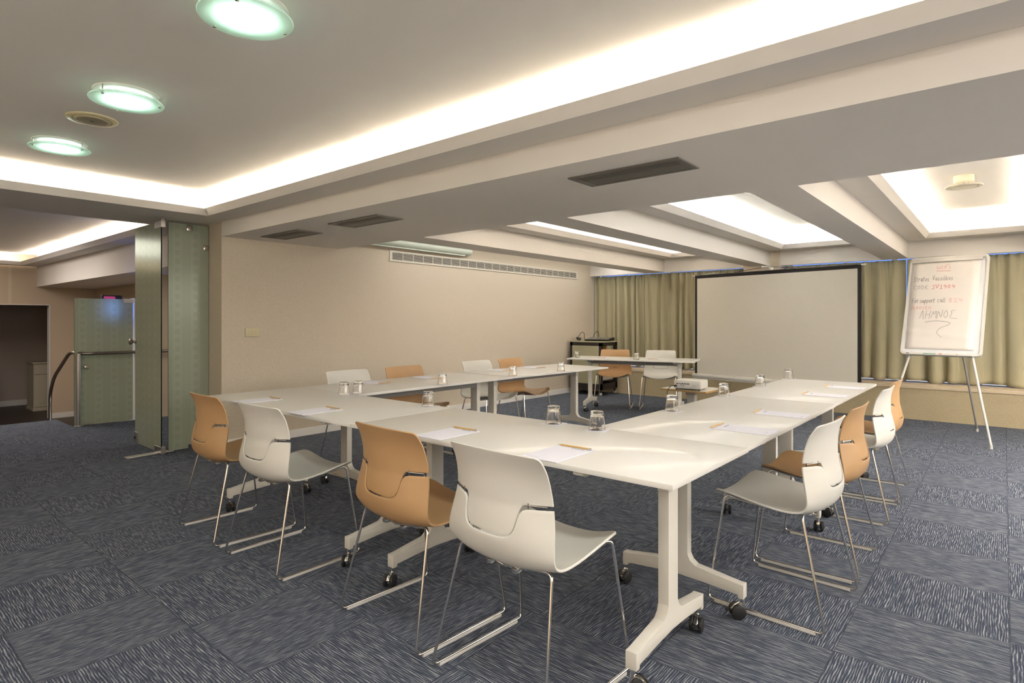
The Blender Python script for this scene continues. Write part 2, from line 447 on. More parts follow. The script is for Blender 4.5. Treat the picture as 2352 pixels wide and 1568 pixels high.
# window frame and panes behind the curtains
bm = BM()
for (a, b) in ((W, -3.07), (-2.55, 3.0)):
    box(bm, a, b, 9.66, 9.70, .443, .50); box(bm, a, b, 9.66, 9.70, 2.26, 2.32)
    n = max(2, round((b - a) / 1.3))
    for i in range(n + 1):
        x = a + (b - a) * i / n; x = min(max(x, a + .03), b - .03)
        box(bm, x - .03, x + .03, 9.655, 9.705, .50, 2.26)
o = struct('window_1', bm, M['white_trim'])
bm = BM(); box(bm, W, 3.0, 9.678, 9.684, .50, 2.26)
link('pane', bm, M['window'], o)
# walls out of sight that close the room
sbox('wall_right', 3.0, 3.1, -2.6, 9.72, 0, 2.62, M['tanwall'])
sbox('wall_back', -17.5, 3.1, -2.7, -2.6, -.6, 2.62, M['tanwall'])
# main beam, cross beams
BE = M['beam']
bm = BM(); box(bm, W, 3.0, 2.57, 3.88, ZB, 2.62); struct('trim_3', bm, BE)
for i, (a, b) in enumerate([(-4.75, -4.40), (-2.98, -2.685), (-1.26, -.97), (.45, .75)]):
    bm = BM(); box(bm, a, b, 3.88, 9.25, ZB, 2.62); struct('trim_%d' % (4 + i), bm, BE)
def cove(name, x0, x1, y0, y1, zs, wdt, zc, lip=.055, col=None, sides='NSEW'):
    """shelf round a recess with a slanting lip, open trough behind it"""
    bm = BM(); th = .012; k = .045
    X0, X1, Y0, Y1 = (x0 + wdt if 'W' in sides else x0), (x1 - wdt if 'E' in sides else x1), (y0 + wdt if 'S' in sides else y0), (y1 - wdt if 'N' in sides else y1)
    if 'S' in sides: box(bm, x0, x1, y0, Y0, zs, zs + th)
    if 'N' in sides: box(bm, x0, x1, Y1, y1, zs, zs + th)
    if 'W' in sides: box(bm, x0, X0, Y0, Y1, zs, zs + th)
    if 'E' in sides: box(bm, X1, x1, Y0, Y1, zs, zs + th)
    def lipseg(a, b, c, d):     # a,b bottom line ; c,d top line
        q = [Vector((*a, zs)), Vector((*b, zs)), Vector((*d, zs + lip)), Vector((*c, zs + lip))]
        nrm = (q[1] - q[0]).cross(q[3] - q[0]).normalized() * .008
        cen = Vector(((X0 + X1) / 2, (Y0 + Y1) / 2, zs)); mid = sum(q, Vector()) / 4
        if nrm.dot(cen - mid) > 0: nrm = -nrm
        A = [bm.verts.new(p) for p in q]; B_ = [bm.verts.new(p + nrm) for p in q]
        bm.faces.new(A); bm.faces.new(B_[::-1])
        for i in range(4): bm.faces.new([A[i], A[(i + 1) % 4], B_[(i + 1) % 4], B_[i]])
    c0 = (X0, Y0); c1 = (X1, Y0); c2 = (X1, Y1); c3 = (X0, Y1)
    kw = k if 'W' in sides else 0; ke = k if 'E' in sides else 0; ks = k if 'S' in sides else 0; kn = k if 'N' in sides else 0
    d0 = (X0 + kw, Y0 + ks); d1 = (X1 - ke, Y0 + ks); d2 = (X1 - ke, Y1 - kn); d3 = (X0 + kw, Y1 - kn)
    if 'S' in sides: lipseg(c0, c1, d0, d1)
    if 'N' in sides: lipseg(c2, c3, d2, d3)
    if 'W' in sides: lipseg(c3, c0, d3, d0)
    if 'E' in sides: lipseg(c1, c2, d1, d2)
    struct(name, bm, col or BE)
cove('trim_8', W, 3.0, -.50, 2.569, ZS, .229, ZC)
sbox('ceiling', W - .45, 3.0, -.50, 2.57, ZC, ZC + .05, M['ceil'])
sbox('ceiling', W, 3.0, -2.6, -.50, ZS, ZC + .05, M['ceil'])
for i, (a, b) in enumerate([(-4.40, -2.98), (-2.685, -1.26), (-.97, .45), (.75, 3.0)]):
    cove('trim_%d' % (9 + i), a, b, 3.88, 9.249, 2.30, .215, 2.5, lip=.06)
    sbox('ceiling', a, b, 3.88, 9.25, 2.60, 2.65, M['ceil'])
sbox('ceiling', W, -4.75, 3.88, 9.25, 2.45, 2.50, M['ceil'])
sbox('ceiling', W, 3.0, 9.30, 9.62, 2.32, 2.40, M['ceil'])
# soffit beam over the glass partition, and the hall ceiling beyond
bm = BM(); box(bm, -6.585, W, -2.6, 2.57, ZS, ZS + .012); box(bm, -6.30, W - .002, -2.6, 2.57, ZS + .012, 2.60); struct('trim_13', bm, BE)
cove('trim_14', -13.25, -6.30, -1.5, 2.569, ZS, .229, ZC, sides='NWS')
bm = BM()
for yy in [(-2.6, 2.57)]:
    q = [(-6.585, ZS), (-6.63, ZS + .055), (-6.622, ZS + .06), (-6.575, ZS + .008)]
    prism(bm, q, yy[0], yy[1], 'y')
struct('trim_15', bm, BE)
sbox('ceiling', -13.3, -6.30, -2.6, 2.57, ZC, ZC + .05, M['ceil'])
bm = BM(); box(bm, -13.27, W - .53, 2.57, 3.46, 1.87, 2.60); struct('trim_16', bm, M['beam'])
sbox('ceiling', -8.6, W - .53, 3.46, 9.6, 1.87, 2.0, M['ceil'])
# hall end wall with a low opening to a dark alcove
bm = BM()
box(bm, -13.40, -13.27, 2.76, 3.60, -.515, 2.60); box(bm, -13.40, -13.27, -2.6, 2.76, 1.54, 2.60); box(bm, -13.40, -13.27, -2.6, .2, -.515, 1.54)
struct('wall_hall', bm, M['tanwall'])
bm = BM(); box(bm, -13.268, -13.255, 2.765, 3.455, -.515, -.42, .003); struct('baseboard_hall', bm, M['white_trim'])
bm = BM(); box(bm, -13.42, -13.262, 2.752, 2.764, -.515, 1.552); box(bm, -13.42, -13.262, .2, 2.752, 1.54, 1.552); struct('trim_17', bm, M['white_trim'])
bm = BM(); box(bm, -13.269, -13.264, 2.18, 2.225, 1.56, 2.225, .001); struct('trim_18', bm, mat('wall_joint_strip', (.62, .53, .40), .8))
sbox('wall_alcove', -16.0, -15.9, -2.6, 4.0, -.515, 2.0, M['greywall'])
sbox('wall_alcove', -15.9, -13.40, 3.45, 3.55, -.515, 2.0, M['greywall'])
sbox('ceiling', -16.0, -13.40, -2.6, 4.0, 1.9, 2.0, M['greywall'])
bm = BM(); box(bm, -15.9, -15.885, -2.0, 3.45, -.515, -.40, .003); struct('baseboard_alcove', bm, M['white_trim'])
sbox('wall_hall_side', -13.27, -8.60, 3.46, 3.60, -.515, 1.87, M['tanwall'])
bm = BM(); box(bm, -8.66, -8.52, 2.78, 9.6, -.515, 1.87); struct('wall_corridor', bm, M['tanwall'])
bm = BM(); box(bm, -8.66, -8.50, 2.63, 2.78, -.515, 1.545, .002); box(bm, -8.505, -8.49, 2.63, 2.78, .0, .075)
struct('door_1', bm, M['white_wall'])

# ================================================================ GLASS PARTITION
def pane(name, wdt, h, loc, rz, parent, poly=None, th=.010):
    bm = BM()
    pl = poly or [(0, 0), (wdt, 0), (wdt, h), (0, h)]
    prism(bm, pl, -th / 2, th / 2, 'y')
    o = link(name, bm, [M['frosted'], M['glass_edge']], parent, loc=loc, rot=(0, 0, rz))
    for p in o.data.polygons:
        if abs(p.normal.y) < .5: p.material_index = 1
    return o
def clamp(parent, p, ax, s=.055):
    bm = BM(); x, y, z = p
    if ax == 'x': box(bm, x - .016, x + .016, y - s / 2, y + s / 2, z - s / 2, z + s / 2, .004); cyl(bm, (x + .016, y, z), (x + .021, y, z), .010, 16, 1)
    else: box(bm, x - s / 2, x + s / 2, y - .016, y + .016, z - s / 2, z + s / 2, .004); cyl(bm, (x, y - .016, z), (x, y - .021, z), .010, 16, 1)
    return link('clamp', bm, [M['handle'], M['chrome']], parent, 40)
g = empty('glass_side_panel', (-6.15, 2.19, 0), 0, 'narrow fixed frosted green glass panel beside the wallpapered wall end', 'glass panel')
pane('glass_pane', .37, 2.2, (0, 0, .005), R(90), g, [(0, 0), (.18, 0), (.18, .035), (.37, .035), (.37, 2.2), (0, 2.2)])
clamp(g, (0, .19, 2.17), 'x'); clamp(g, (0, .345, 1.99), 'x', .05)
bm = BM(); box(bm, -.012, .012, .31, .37, .002, .036, .003); link('bottom_bracket', bm, M['darksteel'], g)
g = empty('glass_door', (-6.05, 2.11, 0), 0, 'frosted green glass door leaf standing open on its floor closer', 'door')
pane('glass_pane', .722, 2.17, (-.722, 0, .02), R(-1), g)
for z0, nm in ((2.135, 'top_hinge'), (.01, 'bottom_hinge')):
    bm = BM(); box(bm, -.155, .012, -.020, .020, z0, z0 + .062, .003); box(bm, -.02, .0, -.012, .012, z0 - .01 if z0 < 1 else z0 + .06, z0 if z0 < 1 else z0 + .08)
    link(nm, bm, M['steel'], g)
bm = BM()
for s in (-1, 1):
    mt = T(-.700, s * .006, 1.045) @ Matrix.Rotation(-s * R(90), 4, 'X')
    lathe(bm, [(0, 0), (.026, 0), (.026, .004), (.012, .008), (.011, .022), (.022, .030), (.030, .042), (.030, .052), (.022, .060), (0, .062)], 28, mt)
link('door_knob', bm, M['handle'], g, 40)
bm = BM(); box(bm, -.717, -.632, -.018, .018, .028, .135, .004); box(bm, -.707, -.672, -.022, -.017, .06, .09, .002, 1)
link('floor_lock', bm, [M['steel'], M['slotdark']], g)
bm = BM(); box(bm, -.045, .045, 0, .40, .0, .008, .003); box(bm, -.03, .03, .02, .05, .008, .010, .001)
tag(link('floor_closer_plate', bm, M['steel'], None, loc=(-6.145, 1.83, 0.0), rot=(0, 0, R(3))), 'long steel cover plate on the carpet under the open glass door', 'floor plate')
# farther glass leaf at the head of the steps
g = empty('glass_door', (-8.50, 2.00, 0), 0, 'farther frosted glass door leaf behind the steel handrail', 'door')
pane('glass_pane', .615, 1.53, (0, 0, .0), R(90), g)
bm = BM(); box(bm, -.018, .018, .51, .62, 1.485, 1.535, .003); link('top_hinge', bm, M['white_trim'], g)
bm = BM(); lathe(bm, [(0, 0), (.013, 0), (.013, .02), (.024, .032), (.028, .045), (.022, .056), (0, .06)], 24, T(.006, .11, .70) @ Matrix.Rotation(R(90), 4, 'Y'))
link('door_knob', bm, M['steel'], g, 40)
bm = BM(); box(bm, -.01, .05, .10, .16, .004, .02, .003); link('floor_stop', bm, M['steel'], g)
# handrail
g = empty('handrail', (-8.45, 2.03, 0), 0, 'bent steel tube handrail at the head of the dark steps', 'handrail')
bm = BM(); tube(bm, [(0, 0, 0.0), (0, 0, .865)], .021, 20); link('post', bm, M['steel'], g, 40)
bm = BM(); lathe(bm, [(0, 0), (.05, 0), (.05, .006), (.022, .012), (.022, .012)], 24); link('base_flange', bm, M['steel'], g, 40)
bm = BM(); tube(bm, fillet([(-1.21, -.02, -.51), (-1.20, -.02, .31), (-1.0, -.02, .53), (-.30, -.01, .880), (.0, 0, .862), (.0, 1.2, .862)], .16, 8), .020, 18)
o = link('rail', bm, M['darksteel'], g, 60)
# display behind the glass
g = empty('door_display', (-8.60, 2.43, 0), 0, 'small glowing display showing above the farther glass door', 'screen')
bm = BM(); box(bm, -.06, -.006, -.12, .10, 1.30, 1.580, .006); link('housing', bm, M['black'], g)
bm = BM(); box(bm, -.006, -.001, -.11, .03, 1.31, 1.531); link('screen', bm, M['tv'], g)
bm = BM(); box(bm, -.001, .002, -.10, .02, 1.535, 1.565); link('red_banner', bm, M['tv_red'], g)
bm = BM(); box(bm, -.045, -.015, .095, .205, 1.46, 1.50, .003); link('mounting_arm', bm, M['black'], g)
# alcove cupboards
g = empty('cupboard', (-14.60, 2.98, -.515), 0, 'cream painted cupboard standing in the dark alcove', 'cupboard')
bm = BM(); box(bm, -.55, 0, -.20, .45, .05, .93, .004); link('carcass', bm, M['cabwhite'], g)
bm = BM(); box(bm, -.57, .03, -.22, .46, .93, .96, .006); link('top_board', bm, M['cabwhite'], g)
bm = BM(); box(bm, .0, .02, -.19, .44, .72, .91, .004); link('drawer', bm, M['cabwhite'], g)
bm = BM(); box(bm, .0, .016, -.18, .44, .08, .70, .004); box(bm, .016, .020, -.12, .38, .14, .64, .002); link('door', bm, M['cabwhite'], g)
bm = BM(); box(bm, -.56, .02, -.215, .46, 0, .05, .004); link('plinth', bm, M['cabwhite'], g)
g = empty('cupboard', (-14.95, 2.05, -.515), 0, 'brown wooden cupboard at the left edge of the dark alcove', 'cupboard')
bm = BM(); box(bm, -.5, 0, -.6, .12, .04, .93, .005); link('carcass', bm, M['brownwood'], g)
bm = BM(); box(bm, .0, .018, -.55, .08, .10, .62, .004); link('door', bm, M['brownwood'], g)
bm = BM(); box(bm, -.51, .02, -.62, .15, 0, .04, .004); link('plinth', bm, M['brownwood'], g)

# ================================================================ CEILING FITTINGS
def disc_light(x, label):
    g = empty('ceiling_light', (x, 1.05, ZC), R(17 * x), label, 'ceiling light', 'round glass ceiling lights in the recess')
    bm = BM(); lathe(bm, [(.0, 0), (.150, 0), (.150, -.005), (.140, -.008), (.10, -.008), (.10, -.004), (0, -.004)], 48)
    link('base_ring', bm, M['white_trim'], g, 40)
    bm = BM(); lathe(bm, [(.052, -.010), (.112, -.010), (.112, -.020), (.052, -.020)], 40, closed=True); link('ring_lamp', bm, M['lampglow'], g, 40)
    bm = BM(); lathe(bm, [(.046, -.046), (.166, -.046), (.168, -.042), (.166, -.038), (.046, -.038)], 56, closed=True); link('glass_disc', bm, M['disc'], g, 40)
    bm = BM(); lathe(bm, [(.0, -.022), (.044, -.022), (.050, -.008), (.044, -.005), (0, -.005)], 32); link('centre_reflector', bm, M['bluemirror'], g, 60)
    for k in range(3):
        a = 2 * PI * k / 3
        bm = BM(); cyl(bm, (.148 * math.cos(a), .148 * math.sin(a), -.052), (.148 * math.cos(a), .148 * math.sin(a), -.004), .0035, 10)
        lathe(bm, [(0, -.056), (.007, -.054), (.007, -.047), (.004, -.046)], 12, T(.148 * math.cos(a), .148 * math.sin(a), 0))
        link('stud', bm, M['chrome'], g, 40)
    l = bpy.data.lights.new('ceiling_bulb', 'POINT'); l.energy = 1.2; l.color = (.72, 1, .88); l.shadow_soft_size = .03
    lo = bpy.data.objects.new('ceiling_bulb', l); C.objects.link(lo); lo.location = (x, 1.05, ZC - .030)
for x, lb in ((-2.19, 'round frosted glass ceiling light cut by the top edge of the photo'), (-3.50, 'round frosted glass ceiling light, the middle one of three'), (-4.79, 'round frosted glass ceiling light nearest the far cove, beyond the round vent')):
    disc_light(x, lb)
g = empty('ceiling_speaker', (-4.09, 1.05, ZC), 0, 'round cream ceiling vent flush between two glass lights', 'ceiling vent')
bm = BM(); lathe(bm, [(.0, 0), (.128, 0), (.128, -.006), (.122, -.010), (.100, -.012), (.096, -.008), (0, -.008)], 48); link('rim', bm, M['cream'], g, 40)
bm = BM()
lathe(bm, [(0, -.0085), (.090, -.0085), (.090, -.013), (.084, -.014), (0, -.014)], 40)
for i in range(-9, 10):
    y = i * .008
    hw = math.sqrt(max(0, .078 ** 2 - y * y))
    if hw > .01: box(bm, -hw, hw, y - .0010, y + .0010, -.0146, -.0138, 0, 1)
link('grille', bm, [M['cream'], M['slotdark']], g, 40)
bm = BM(); lathe(bm, [(0, -.016), (.012, -.016), (.012, -.014), (0, -.014)], 20); link('centre_cap', bm, M['grille'], g)

# smoke detector
g = empty('smoke_detector', (-.285, 6.86, 2.60), 0, 'cream ceiling detector with a wide slanting disc, in the right hand bay', 'detector')
bm = BM(); lathe(bm, [(0, 0), (.078, 0), (.078, -.058), (.070, -.066), (0, -.065)], 36); link('base', bm, M['cream2'], g, 40)
bm = BM(); lathe(bm, [(0, -.066), (.05, -.066), (.046, -.088), (0, -.092)], 30)
for k in range(8):
    a = 2 * PI * k / 8; cyl(bm, (.046 * math.cos(a), .046 * math.sin(a), -.078), (.053 * math.cos(a), .053 * math.sin(a), -.078), .006, 8, 1)
link('sensor_neck', bm, [M['cream2'], M['slotdark']], g, 40)
bm = BM(); lathe(bm, [(0, -.093), (.140, -.093), (.146, -.098), (.140, -.104), (.11, -.104), (.105, -.099), (.098, -.104), (0, -.106)], 48); link('disc', bm, M['cream2'], g, 40)

# long grilles in the beam
def beam_grille(x, label):
    g = empty('ceiling_grille', (x, 2.945, ZB), 0, label, 'air grille', 'long air grilles in the beam underside')
    bm = BM(); a, b = .34, .132
    for (x0, x1, y0, y1) in ((-a, a, -b, -b + .035), (-a, a, b - .02, b), (-a, -a + .035, -b + .035, b - .02), (a - .035, a, -b + .035, b - .02)):
        box(bm, x0, x1, y0, y1, -.008, 0, .002)
    link('frame', bm, M['grille'], g)
    bm = BM(); box(bm, -a + .03, a - .03, -b + .03, b - .015, -.0015, -.0002); link('backing', bm, M['slotdark'], g)
    bm = BM()
    for i in range(4):
        y = -b + .045 + i * .021
        box(bm, -a + .036, a - .036, y, y + .010, -.007, -.002)
    for i in range(9):
        y = -.005 + i * .0125
        box(bm, -a + .036, a - .036, y, y + .0105, -.006, -.002)
    link('louvres', bm, M['grille'], g)
beam_grille(-5.235, 'dark air grille in the beam nearest the wallpapered wall')
beam_grille(-4.07, 'dark air grille in the beam, the middle one of three')
beam_grille(-1.60, 'largest dark air grille in the beam, above the table corner')
# long wall grille
g = empty('wall_grille', (W, 6.715, 2.07), 0, 'long cream slotted air grille high on the wallpapered wall', 'air grille')
bm = BM(); hl, hh = 2.10, .068
for (y0, y1, z0, z1) in ((-hl, hl, hh - .022, hh), (-hl, hl, -hh, -hh + .022), (-hl, -hl + .04, -hh + .022, hh - .022), (hl - .04, hl, -hh + .022, hh - .022)):
    box(bm, .0005, .012, y0, y1, z0, z1, .002)
link('frame', bm, M['grille_white'], g)
bm = BM(); box(bm, .0005, .003, -hl + .04, hl - .04, -hh + .02, hh - .02); link('backing', bm, M['slotdark'], g)
bm = BM()
for i in range(6):
    z = -hh + .0275 + i * .0152
    box(bm, .004, .010, -hl + .04, hl - .04, z, z + .0055)
for i in range(1, 24): box(bm, .003, .009, -hl + .04 + i * .17, -hl + .046 + i * .17, -hh + .02, hh - .02)
link('louvres', bm, M['grille_white'], g)
# roller screen case above the grille
g = empty('roller_screen_case', (W, 4.99, 2.235), 0, 'pale green tubular roller screen case on the wall above the long grille', 'screen case')
bm = BM(); prof = [(.0, -.045), (.03, -.052), (.07, -.048), (.098, -.020), (.102, .012), (.085, .042), (.05, .055), (0, .055)]
prism(bm, prof, -1.0, 1.0, 'y'); link('case', bm, M['case'], g, 50)
bm = BM(); prism(bm, [(a * 1.02, b * 1.04) for a, b in prof], 1.0, 1.012, 'y'); link('end_cap', bm, M['white_trim'], g, 50)
bm = BM(); box(bm, .045, .070, -.95, .90, -.068, -.052, .003); link('bottom_bar', bm, M['case'], g)
bm = BM(); tube(bm, fillet([(.0, .97, .05), (.03, .99, .075), (.05, 1.0, .03)], .02), .005, 8); link('bracket', bm, M['steel'], g)
# light switch
g = empty('light_switch', (W, 2.878, 1.138), 0, 'cream four rocker light switch on the herringbone wallpaper', 'light switch')
bm = BM(); box(bm, 0, .010, -.078, .078, -.042, .042, .006); link('plate', bm, M['cream'], g, 40)
for i in range(4):
    bm = BM(); y = -.044 + i * .0235; box(bm, .0095, .0135, y, y + .0215, -.022, .022, .0015); link('rocker', bm, M['cream'], g)

# ================================================================ CURTAINS
def curtain(x0, x1, yb, zt, zb, folds, seed, label, amp=.058, lean0=0, lean1=0):
    rnd = random.Random(seed); nx = int((x1 - x0) / .0085); nz = 34
    bm = BM(); ph = [rnd.uniform(0, 6.28) for _ in range(6)]
    kw = folds * 2 * PI
    # fold positions warped so that no two pleats are alike
    rows = []
    for j in range(nz + 1):
        t = j / nz; row = []
        for i in range(nx + 1):
            s = i / nx
            wp = s + .020 * math.sin(2 * PI * s * 2.3 + ph[0]) + .012 * math.sin(2 * PI * s * 5.1 + ph[1])
            big = math.sin(kw * wp + ph[2] + .25 * math.sin(3 * t + ph[3]))
            big = math.copysign(abs(big) ** .7, big)
            a = amp * (.7 + .45 * math.sin(7 * s + ph[4])) * (.55 + .45 * t)
            fine = math.sin(kw * 2.6 * wp + ph[5]) * .012 * max(0, 1 - t * 5) + math.sin(kw * 1.9 * wp + ph[1]) * .008 * (1 - t)
            gather = -.012 * math.exp(-((t - .05) / .02) ** 2)
            y = yb + a * big + fine + gather
            xl = x0 + lean0 * t * t; xr = x1 + lean1 * t * t
            x = xl + (xr - xl) * s + .012 * math.cos(kw * wp + ph[2]) * t
            zz_t = zt + .003 * math.sin(kw * 2.6 * wp); zz_b = zb + .010 * math.sin(kw * .5 * wp + ph[3]) + .008 * math.sin(9 * s + ph[0]) + .006 * big
            row.append(bm.verts.new((x, y, zz_t + (zz_b - zz_t) * t)))
        rows.append(row)
    for j in range(nz):
        for i in range(nx):
            bm.faces.new([rows[j][i], rows[j][i + 1], rows[j + 1][i + 1], rows[j + 1][i]])
    o = link('curtain', bm, M['curtain'], None, 80)
    o.modifiers.new('thickness', 'SOLIDIFY').thickness = .003
    tag(o, label, 'curtain', 'olive pleated window curtains')
    return o
YC = 9.40
curtain(-5.85, -4.822, YC, 2.076, .462, 8, 1, 'olive pleated curtain in the far left corner behind the dark trolley', lean1=.0)
curtain(-4.845, -3.10, YC - .05, 2.076, .462, 12, 2, 'olive pleated curtain left of the projection screen, behind the two end chairs', lean0=.0, amp=.048)
curtain(-2.50, -1.002, YC, 2.076, .462, 8, 3, 'olive pleated curtain just right of the projection screen')
curtain(-.985, .27, YC - .01, 2.076, .462, 6, 4, 'olive pleated curtain behind the flip chart', amp=.066)
curtain(.30, 2.9, YC, 2.076, .462, 11, 5, 'olive pleated curtain at the right edge of the photo')
bm = BM(); box(bm, W + .01, 2.95, 9.43, 9.445, 2.092, 2.104); tag(link('curtain_rail', bm, M['white_trim']), 'thin white rail above the olive curtains', 'curtain rail')

# ================================================================ TABLES
def caster_bm(s, d=0):
    bm = BM()
    Mx = Matrix.Rotation(d, 4, 'Z')
    for o_ in (-.018, .018):
        t = bmesh.new()
        lathe(t, [(0, -.008), (.024, -.008), (.030, -.005), (.031, 0), (.030, .005), (.024, .008), (0, .008)], 28)
        merge(bm, t, 0, Mx @ T(.022, o_, .031) @ Matrix.Rotation(R(90), 4, 'X'))
    t = bmesh.new(); prism(t, [(-.008, .062), (-.012, .045), (.0, .022), (.020, .014), (.042, .022), (.050, .040), (.034, .056), (.012, .066)], -.0085, .0085, 'y', .003)
    merge(bm, t, 1, Mx)
    cyl(bm, (0, 0, .058), (0, 0, .086), .009, 14, 1)
    if s:
        t = bmesh.new(); box(t, .048, .072, -.010, .010, .034, .040, .002); merge(bm, t, 0, Mx)
    return bm
def make_table(L, D, legs, label, name='folding_table', grp='white folding conference tables', off=-.035, trim=False, rots=None):
    g = empty(name, (0, 0, 0), 0, label, 'table', grp)
    bm = BM(); box(bm, -L / 2, L / 2, -D / 2, D / 2, .7215, .740, .0018)
    link('tabletop', bm, M['table'], g, 40)
    bm = BM(); x0, x1 = legs
    prism(bm, [(off - .026, .652), (off + .026, .652), (off + .036, .690), (off + .026, .712), (off - .026, .712), (off - .036, .690)], x0 + .02, x1 - .02, 'x', .003)
    link('crossbar', bm, M['grey_metal'], g)
    for x in (x0, x1):
        i = 1 if x < 0 else -1
        bm = BM()   # bracket arm under the top
        prism(bm, [(-.27, .7212), (.27, .7212), (.27, .708), (.05, .676), (-.05, .676), (-.27, .708)], x + i * .03 - .018, x + i * .03 + .018, 'x', .002)
        link('top_bracket', bm, M['table_leg'], g)
        bm = BM(); xa, xb = x - .021, x + .021
        # column with a softened nose and the swept foot as one casting
        P_ = [(off - .040, .708), (off - .040, .215), (off - .052, .190), (off - .075, .172), (off - .262, .146), (off - .284, .146), (off - .284, .086), (off - .262, .086), (off - .258, .100),
              (off - .10, .112), (off, .116), (off + .10, .112), (off + .258, .100), (off + .262, .086), (off + .284, .086), (off + .284, .146), (off + .262, .146), (off + .075, .172), (off + .052, .190), (off + .040, .215), (off + .040, .708)]
        prism(bm, P_, xa, xb, 'x', .0025)
        lg = link('leg', bm, M['table_leg'], g, 30)
        bm = BM(); box(bm, x - .0235, x + .0235, off - .043, off + .043, .625, .7205, .006); link('pivot_head', bm, M['table_leg'], lg)
        for s in (-1, 1):
            rot = random.uniform(-1.4, 1.4) + (PI if random.random() < .5 else 0)
            link('caster', caster_bm(random.random() < .5, rot), [M['rubber'], M['chrome']], lg, 40, loc=(x, off + s * .273, 0))
    for x in (x0 + .20, x1 - .20):
        bm = BM(); t = bmesh.new(); prism(t, [(-D / 2 + .02, .7212), (-D / 2 + .02, .706), (-D / 2 + .035, .700), (-D / 2 + .10, .700), (-D / 2 + .12, .7212)], x - .022, x + .022, 'x', .002); merge(bm, t)
        link('release_catch', bm, M['table_leg'], g)
    return g
def place(o, x, y, rz): o.location = (x, y, 0); o.rotation_euler = (0, 0, rz); return o
random.seed(11)
place(make_table(1.70, .71, (-.57, .768), 'white table of the near row, at its left end behind the first two chairs'), -3.345, 2.075, 0)
place(make_table(1.70, .71, (-.585, .685), 'white table of the near row, at the corner closest to the camera'), -1.640, 2.075, 0)
# arms : local -y (chair side) turned outward
place(make_table(1.62, .715, (-.72, .60), 'white table of the right arm, joined to the near corner table'), -1.153, 3.240, R(90))
place(make_table(1.54, .70, (-.66, .55), 'white table of the right arm, its far end before the screen'), -1.150, 4.835, R(90))
place(make_table(1.70, .74, (-.62, .76), 'white table of the left arm, joined to the near row', off=.115), -3.835, 3.290, R(-90))
place(make_table(1.58, .74, (-.62, .70), 'white table of the left arm, its far end before the head table', off=.02), -3.805, 4.957, R(-93))
# head table : chairs on its far side
a = R(16); fl = Vector((-4.643, 6.713))
c = fl + Vector((math.cos(a), math.sin(a))) * .85 + Vector((-math.sin(a), math.cos(a))) * .33
place(make_table(1.70, .66, (-.62, .62), 'white head table standing apart, slightly askew, in front of the curtains'), c.x, c.y, a + PI)

# ================================================================ CHAIRS
CP = [(.245, .447), (.15, .437), (.05, .431), (-.05, .430), (-.13, .434), (-.185, .452), (-.218, .485), (-.231, .534), (-.226, .59), (-.214, .65), (-.207, .71), (-.209, .77), (-.222, .826)]
EP = [(.222, .497), (.150, .491), (.048, .474), (-.05, .462), (-.115, .462), (-.155, .474), (-.172, .500), (-.170, .540), (-.160, .59), (-.151, .648), (-.155, .705), (-.173, .77), (-.205, .824)]
WP = [.225, .232, .236, .240, .243, .245, .245, .243, .236, .226, .220, .215, .210]
def crom(a, t):
    n = len(a) - 1; t = min(max(t, 0), n - 1e-6); i = int(t); f = t - i
    g_ = lambda k: a[min(max(k, 0), n)]
    p0, p1, p2, p3 = g_(i - 1), g_(i), g_(i + 1), g_(i + 2)
    return .5 * (2 * p1 + (p2 - p0) * f + (2 * p0 - 5 * p1 + 4 * p2 - p3) * f * f + (3 * p1 - p0 - 3 * p2 + p3) * f ** 3)
CY, CZ = [p[0] for p in CP], [p[1] for p in CP]; EY, EZ = [p[0] for p in EP], [p[1] for p in EP]
def shell(u, t):
    k = abs(u) ** 2.2
    return Vector((u * crom(WP, t), crom(CY, t) * (1 - k) + crom(EY, t) * k, crom(CZ, t) * (1 - k) + crom(EZ, t) * k))
CUT = [(0, .552), (.05, .553), (.075, .556), (.092, .563), (.104, .578), (.111, .598), (.116, .618), (.122, .635), (.132, .646), (.15, .651), (.30, .655)]
def lerp_tab(tab, x):
    for (a, va), (b, vb) in zip(tab, tab[1:]):
        if x <= b: f = (x - a) / (b - a); return va + (vb - va) * f
    return tab[-1][1]
def t_of_z(u, z):
    lo, hi = 6.0, 12.0
    for _ in range(26):
        m_ = (lo + hi) / 2
        if shell(u, m_).z < z: lo = m_
        else: hi = m_
    return lo
us = sorted(set([round(-1 + 2 * i / 56, 4) for i in range(57)] + [s * v for s in (-1, 1) for v in tuple(.36 + .01 * q for q in range(28))] + [-.975, -.99, .975, .99]))
